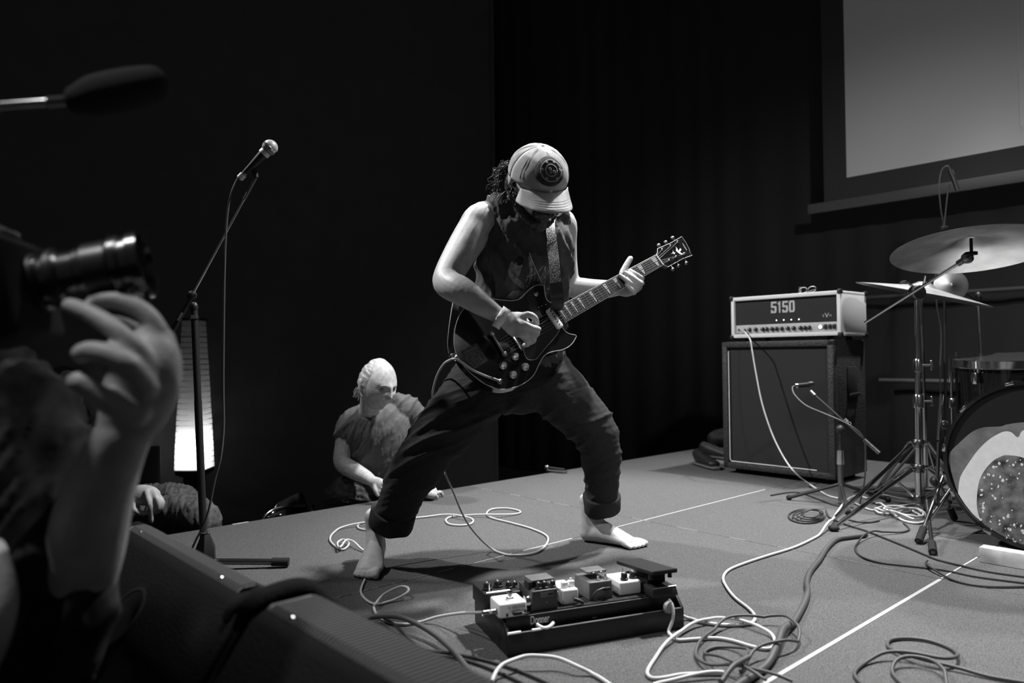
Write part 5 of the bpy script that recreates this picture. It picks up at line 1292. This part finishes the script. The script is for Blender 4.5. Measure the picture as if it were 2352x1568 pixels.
# white pedal with black knobs
t, f, x, y = pedal(1449, 1366, .064, .085, .036, 'effects_pedal', WHITEP, 'plain white effects pedal with two tall black knobs beside the wah pedal', bev=.005)
knob(t, f(-.010, .016, .036), .0105, .018); knob(t, f(.020, .022, .036), .0115, .017)
MB().tube([f(-.004, .03, .036), f(-.006, .032, .062)], .0016, 6, 1).build('toggle', CHROME, t)
# wah pedal
p = DK(1530, 1372); wx, wy = e1_, sl_d
wt = thing('wah_pedal', p, 'black rocker wah pedal with a ribbed treadle at the end of the board', 'effects pedal')
f = lambda a, b, c: p+wx*a+wy*b+sl_n*c
MB().box(f(0, .09, .013), (.078, .18, .024), (wx, wy, sl_n), .92).build('base', BLACK, wt, bevel=.004)
MB().tube([f(-.034, .008, .0245), f(.036, .008, .0245)], .0014, 6, 1).build('bright_edge', CHROME, wt)
td = (wy*1.0-Z*.10).normalized(); tn_ = wx.cross(td)
MB().box(f(-.002, .095, .056), (.076, .19, .010), (wx, td, tn_)).build('treadle', BLACKM, wt, bevel=.002)
for k in range(20): MB().box(f(-.037+.0037*k, -.0005, .0705), (.0019, .003, .0022), (wx, td, tn_)).build('treadle_tooth', DKMETAL, wt)
MB().box(f(.0, .08, .036), (.056, .07, .026), (wx, wy, sl_n)).build('rocker_mount', BLACKM, wt, bevel=.004)
for a_ in (-.036, .022): MB().lathe([(.006, 0), (.005, .012)], f(a_, .016, .046), sl_n, 12).build('rubber_stop', RUBBER, wt)

# ------------------------------------------------------------------ cables
FEET = []
LAID = []       # (point, radius) of what already lies on the carpet
for o_ in list(bpy.data.objects):
    if o_.name.startswith('rubber_foot') and o_.parent and o_.parent.name.startswith(('cymbal_stand', 'microphone_stand')):
        M_ = world_of(o_); vs_ = [M_ @ v.co for v in o_.data.vertices]; c_ = sum(vs_, V((0, 0, 0)))/len(vs_)
        FEET.append((c_, max(math.hypot(v.x-c_.x, v.y-c_.y) for v in vs_), max(v.z for v in vs_)))
def cable(pix, r, m, label, name='cable', z=None, extra_start=None, extra_end=None, n=7, group=None):
    P = [q_ if isinstance(q_, V) else F(q_[0], q_[1], r+.0013+(q_[2] if len(q_) > 2 else 0)) for q_ in pix]
    S = [V(p) for p in cr([tuple(p) for p in P], 12)]
    for p in S:
        if p.z < r+.0013 and p.z > -.02: p.z = r+.0013
    N = len(S); arc = [0.0]
    for i in range(1, N): arc.append(arc[-1]+(S[i]-S[i-1]).length)
    lift = [0.0]*N
    for i, p in enumerate(S):
        if p.z > .12: continue
        for c_, rf, zt in FEET:
            if math.hypot(p.x-c_.x, p.y-c_.y) < rf+r and p.z < zt+r < .06: lift[i] = max(lift[i], zt+r-p.z)
        near = [(q_, r+rq+.0008) for q_, rq in LAID if abs(p.x-q_.x) < r+rq+.005 and abs(p.y-q_.y) < r+rq+.005 and q_.z < .07]
        for _p in range(4):
            for q_, g_ in near:
                if abs(p.z+lift[i]-q_.z) < g_: lift[i] = max(lift[i], q_.z+g_-p.z)
        for k in range(i):                                   # its own earlier turns
            q_ = S[k]
            if arc[i]-arc[k] > .045 and abs(p.x-q_.x) < 2*r+.003 and abs(p.y-q_.y) < 2*r+.003 and abs(p.z+lift[i]-q_.z-lift[k]) < 2*r:
                lift[i] = max(lift[i], q_.z+lift[k]+2*r+.0006-p.z)
    sm_l = lift[:]
    for i in range(N):
        if lift[i] > 0:
            for k in range(N):
                d_ = abs(arc[i]-arc[k])
                if d_ < .13: sm_l[k] = max(sm_l[k], lift[i]*(.5+.5*math.cos(math.pi*max(0, d_-.008)/.122)))
    S = [p+Z*l_ for p, l_ in zip(S, sm_l)]
    LAID.extend((p, r) for p in S if p.z < .1)
    o = MB().tube(S, r, 10, 1).build(name, m)
    return tag(o, label, 'cable', group)
am_in = UV(au0-.012, av1-.085, az0+.05)
ampc = [UV(au0+.0, av1-.085, az0+.05), am_in]+[D(x, y, dd_) for x, y, dd_ in ((1722, 778, 4.22), (1727, 802, 4.18), (1735, 850, 4.14), (1750, 925, 4.08), (1773, 995, 4.02), (1799, 1048, 3.95), (1824, 1083, 3.88))]
cable(ampc+[(1850, 1105, .02), (1880, 1125, .003), (1905, 1139), (1940, 1147), (1961, 1154), (2003, 1171), (2040, 1165), (2080, 1160), (2104, 1157), (2112, 1160)], .0042, WCABLE, 'white cable hanging from the amplifier input down to the carpet')
cable([(2118, 1186), (2090, 1171), (2050, 1166), (2012, 1172), (2022, 1180), (2060, 1178), (2100, 1172), (2124, 1180), (2126, 1195), (2105, 1201), (2075, 1195), (2050, 1183), (2030, 1170), (2006, 1151), (1982, 1141), (1964, 1139, .004), (1943, 1150, .012), (1925, 1173, .016), (1906, 1203, .012), (1888, 1224), (1864, 1238), (1822, 1257), (1761, 1276), (1707, 1294), (1673, 1309), (1661, 1327), (1669, 1348), (1688, 1372), (1716, 1394), (1731, 1409), (1734, 1421), (1725, 1430), (1694, 1434), (1655, 1434), (1608, 1427), (1580, 1419), PB(PLn-.002, .06, .03)], .0045, WCABLE, 'long white cable curving over the carpet from the cymbal stand to the pedalboard')
# loose white loops at the stand foot
cable([(2010, 1176), (2050, 1186), (2090, 1191), (2120, 1188), (2110, 1178), (2070, 1176), (2030, 1180), (2060, 1190), (2100, 1197)], .0040, WCABLE, 'white cable bundled in loose loops under the cymbal stand')
cable([PB(PLn-.048, -.002, .082), PB(PLn-.044, -.012, .070), PB(PLn-.046, -.02, .05), PB(PLn-.052, -.022, .03), (1536, 1450, .004), (1543, 1460), (1557, 1469), (1596, 1467), (1645, 1465), (1684, 1471), (1724, 1483), (1753, 1489), (1772, 1487), (1780, 1475), (1772, 1459), (1743, 1446), (1714, 1436), (1684, 1428, .004), (1655, 1426, .004), (1626, 1430), (1596, 1437), (1569, 1448, .004), (1546, 1463, .008), (1524, 1483, .004), (1504, 1512), (1489, 1536), (1488, 1549), (1501, 1557), (1528, 1555), (1567, 1548), (1616, 1546), (1665, 1546)], .0042, WCABLE, 'pale cable looping from the pedalboard front out across the carpet')
cable([(1500, 1572), (1522, 1566), (1580, 1558), (1636, 1552), (1662, 1553)], .0042, WCABLE, 'short white cable end running along the carpet under the dark loops')
cable([(1990, 1228), (1955, 1232), (1922, 1238), (1900, 1257), (1882, 1285), (1861, 1312), (1853, 1336), (1855, 1360), (1846, 1388), (1822, 1430), (1800, 1454), (1785, 1490), (1767, 1521), (1734, 1548), (1705, 1566), (1670, 1590)], .0088, GCABLE, 'thick dark multicore cable winding down the carpet past the pedalboard')
cable([(1700, 1541), (1714, 1530), (1733, 1514), (1763, 1504), (1802, 1496), (1827, 1487), (1837, 1471), (1829, 1455), (1804, 1436), (1772, 1430), (1730, 1431), (1684, 1434), (1655, 1444), (1632, 1459), (1614, 1473), (1600, 1493), (1600, 1510), (1616, 1528), (1645, 1538), (1675, 1543), (1733, 1555), (1782, 1567), (1820, 1576)], .0038, GCABLE, 'dark cable in a wide loop crossing the thick multicore cable')
cable([(1705, 1545), (1718, 1516), (1710, 1502), (1684, 1489), (1651, 1485), (1626, 1491), (1618, 1502), (1632, 1520), (1665, 1538), (1694, 1551), (1724, 1565), (1760, 1580)], .0036, GCABLE, 'dark cable in a small inner loop beside the pedalboard')
cable([(1655, 1585), (1690, 1562), (1720, 1545)], .0060, GCABLE, 'dark cable connector lying in the tangle of loops', 'cable_connector')
cable([(2360, 1568), (2276, 1554), (2200, 1533, .004), (2124, 1515, .008), (2064, 1497, .004), (2040, 1484), (2046, 1469), (2088, 1465), (2139, 1472), (2185, 1490), (2200, 1509), (2191, 1524), (2161, 1527), (2094, 1515), (2034, 1510), (1988, 1522), (1964, 1542), (1967, 1557), (1985, 1575)], .0042, GCABLE, 'dark cable lying in two loops on bare carpet right of the white joint strip')
cable([(2175, 1580), (2172, 1563), (2167, 1551), (2139, 1533), (2094, 1524), (2061, 1527), (2049, 1542), (2064, 1563), (2085, 1580)], .0042, GCABLE, 'dark cable arch inside the two loops near the joint strip')
cable([(1897, 1172), (1906, 1188), (1943, 1204), (1988, 1218), (2034, 1236), (2079, 1254), (2124, 1273), (2155, 1285), (2215, 1300), (2276, 1313), (2360, 1325)], .0034, DCABLE, 'thin dark cable running from the small coil toward the timber block')
cable([(2075, 1200), (2088, 1215), (2064, 1223), (2018, 1227), (1979, 1241), (1964, 1257), (1976, 1276), (2018, 1291), (2094, 1300), (2170, 1309), (2245, 1324), (2360, 1339)], .0034, DCABLE, 'thin dark cable bending in a wide curve in front of the short tripod')
cable([(2130, 1290), (2130, 1303), (2170, 1324), (2215, 1339), (2276, 1347), (2360, 1347)], .0034, DCABLE, 'thin dark cable curving below the timber block')
coil = []
for k in range(4):
    for q_ in range(10):
        a_ = q_*.628+k*.3; r1_ = 1-.16*k
        coil.append((1853+42*r1_*math.cos(a_)+3*k, 1185+16*r1_*math.sin(a_), .004*k))
cable(coil, .0034, DCABLE, 'small dark cable coil lying beside the cymbal stand foot')
cable([(1770, 1137), (1830, 1130), (1890, 1150), (1920, 1160), (1960, 1165)], .0034, DCABLE, 'thin dark cable across the carpet in front of the cabinet')
cable([(1960, 1130), (2020, 1122), (2080, 1128), (2140, 1118), (2200, 1130)], .0034, DCABLE, 'thin dark cable behind the cymbal stand legs')
cable([(1990, 1150), (2060, 1135), (2110, 1145), (2170, 1132)], .0034, DCABLE, 'thin dark cable between the legs of the chrome stand')
cable([(1938, 1188), (1950, 1193), (1972, 1198), (1998, 1199), (2020, 1195)], .0034, DCABLE, 'thin dark cable hugging the foot of the chrome stand')
# guitar lead, from the jack round the guitar, behind the leg and over the carpet
lead = [G(1128, 868, .012), G(1110, 861, .010), G(1086, 850, .010), G(1064, 835, .009), G(1051, 826, .009), G(1043, 824, .006), G(1038, 824, -.02), G(1034, 826, -.052), D(1019, 836, 2.49), D(1005, 860, 2.55), D(996, 890, 2.60), D(994, 915, 2.64), D(1000, 990, 2.69), D(1012, 1050, 2.67), D(1023, 1088, 2.63), D(1039, 1124, 2.66), D(1066, 1187, 2.69), D(1094, 1227, 2.71), (1130, 1260, .006), (1169, 1274)]
lead += [(1217, 1272), (1248, 1258), (1258, 1233), (1225, 1215), (1177, 1201), (1130, 1189), (1118, 1179), (1130, 1169), (1165, 1167), (1193, 1173), (1189, 1179), (1145, 1184, .004), (1106, 1185), (1060, 1184), (1034, 1187), (1024, 1194), (1032, 1203), (1058, 1206), (1082, 1202), (1086, 1193), (1066, 1187, .008), (1019, 1184), (952, 1189), (900, 1193), (853, 1197), (825, 1203), (825, 1213), (853, 1217), (880, 1205, .006), (853, 1200, .008), (790, 1211), (766, 1223), (758, 1239), (770, 1254), (786, 1262), (800, 1252, .006), (799, 1243, .008), (786, 1240, .008), (775, 1248, .006), (780, 1258, .012), (793, 1249, .012), (805, 1250), (829, 1262), (858, 1272)]
cable(lead, .0038, WCABLE, 'white guitar lead hanging from the guitar and looping over the carpet behind the man', name='guitar_lead', n=6)
p_in = thing  # keep the plug position near the white pedal
cable([(838, 1330), (829, 1357), (841, 1377), (865, 1387), (900, 1379), (932, 1363, .012), (938, 1351, .02), (920, 1347, .02), (884, 1363, .014), (865, 1383, .012), (859, 1397), (870, 1416), (897, 1429), (931, 1433), (965, 1428), (1006, 1416, .015), (1057, 1408, .04), (1100, 1406, .066), DK(1127, 1404, .02)], .0038, WCABLE, 'white cable running from under the bare toes to the white pedal', name='guitar_lead')
cable([(880, 1425), (904, 1439), (945, 1470), (972, 1490), (1040, 1500), (1108, 1514), (1176, 1534), (1244, 1562), (1290, 1585)], .0034, DCABLE, 'thin dark cable crossing under the thick arching cable, nearer the board')
cable([(940, 1500), (979, 1502), (1040, 1509), (1108, 1528), (1193, 1565), (1230, 1590)], .0034, DCABLE, 'thin dark cable running beside the monitor wedge grille')
cable([(800, 1445), (831, 1429, .004), (853, 1417, .012), (887, 1414, .02), (921, 1417, .025), (965, 1436, .02), (1006, 1463, .012), (1040, 1497, .006), (1067, 1531), (1105, 1572), (1130, 1600)], .0070, GCABLE, 'thick dark cable arching out from behind the rounded monitor wedge')
cable([(1130, 1580), (1145, 1545, .01), (1166, 1524, .02), (1203, 1507, .025), (1244, 1506, .025), (1285, 1512, .02), (1329, 1531, .012), (1363, 1548), (1405, 1574)], .0045, WCABLE, 'white cable arching over the carpet in front of the pedalboard')

# ------------------------------------------------------------------ small things on the stage
def shoe(px, py, ang, label):
    p = F(px, py); fx = V((math.cos(ang), math.sin(ang), 0)); sx = V((-fx.y, fx.x, 0))
    t = thing('shoe', p, label, 'shoe')
    MB().limb([(p+fx*-.10+Z*.012, .034, .012), (p+Z*.012, .038, .012), (p+fx*.10+Z*.012, .042, .012), (p+fx*.15+Z*.012, .032, .011)], ref=sx).build('sole', mat('sole_grey', .08, .7), t)
    u_ = MB(); u_.limb([(p+fx*-.09+Z*.075, .030, .035), (p+fx*-.05+Z*.055, .036, .045), (p+fx*.03+Z*.045, .037, .034), (p+fx*.12+Z*.034, .037, .022)], ref=sx); u_.build('upper', BLACK, t)
    for k in range(4): MB().tube([p+fx*(-.0+.02*k)+sx*.018+Z*(.088-.008*k), p+fx*(.004+.02*k)-sx*.018+Z*(.088-.008*k)], .002, 6, 1).build('lace', DKMETAL, t)
shoe(1618, 1072, -1.3, 'dark shoe with toe toward the stage, left of the speaker cabinet')
shoe(1640, 1052, -.9, 'dark shoe set behind its pair beside the speaker cabinet')
bg_ = thing('gig_bag', F(1665, 1040), 'dark crumpled bag behind the shoes at the speaker cabinet', 'bag')
c = F(1668, 1040); B = MB(); B.ball(c+V((.1, .1, .085)), (.2, .14, .08), sub=3); B.ball(c+V((.24, .16, .09)), (.14, .14, .085), sub=3)
organic(B, 'bag_body', CLOTH_BLK, bg_, .01, 3, .5, lambda p, n: .03*noise.noise(p*11)); MB().tube([c+V((-.02, .0, .10)), c+V((.06, .02, .16)), c+V((.15, .02, .12))], .006, 8, 5).build('strap', DKMETAL, bg_)
p = F(1278, 1086); cl_ = thing('folding_clip', p, 'small dark metal folding bracket on the carpet at the stage edge', 'bracket')
a1, a2 = F(1256, 1084), F(1302, 1088)
MB().tube([a1+Z*.012, a2+Z*.012], .008, 8, 1).build('lower_bar', DKMETAL, cl_); MB().tube([a1+Z*.03, a2.lerp(a1, .1)+Z*.022+V((0, .02, 0))], .007, 8, 1).build('upper_bar', BLACK, cl_); MB().ball(a1+Z*.03, .016, sub=2).build('hinge', DKMETAL, cl_)
# tubular chair behind the stage edge
q = D(700, 1185, 3.7); ch = thing('chair', (q.x, q.y, -.59), 'chrome tubular chair half hidden behind the stage edge, beside the crouching man', 'chair')
MB().tube([D(600, 1215, 3.62), D(604, 1195, 3.62), D(613, 1180, 3.64), D(632, 1168, 3.68), D(662, 1163, 3.74), D(700, 1160, 3.85)], .0065, 10, 6).build('frame_tube', CHROME, ch)
MB().limb([(D(620, 1190, 3.66), .03, .012), (D(650, 1178, 3.72), .06, .02), (D(700, 1172, 3.86), .10, .02)], ref=V((.3, .8, .1))).build('seat', GLOSS, ch)
for x_, y_ in ((605, 3.64), (665, 3.55), (650, 3.95), (720, 3.9)): pt = D(x_, 1210, y_); MB().tube([V((pt.x, pt.y, -.05)), V((pt.x, pt.y, -.588))], .009, 8, 1).build('leg', CHROME, ch)
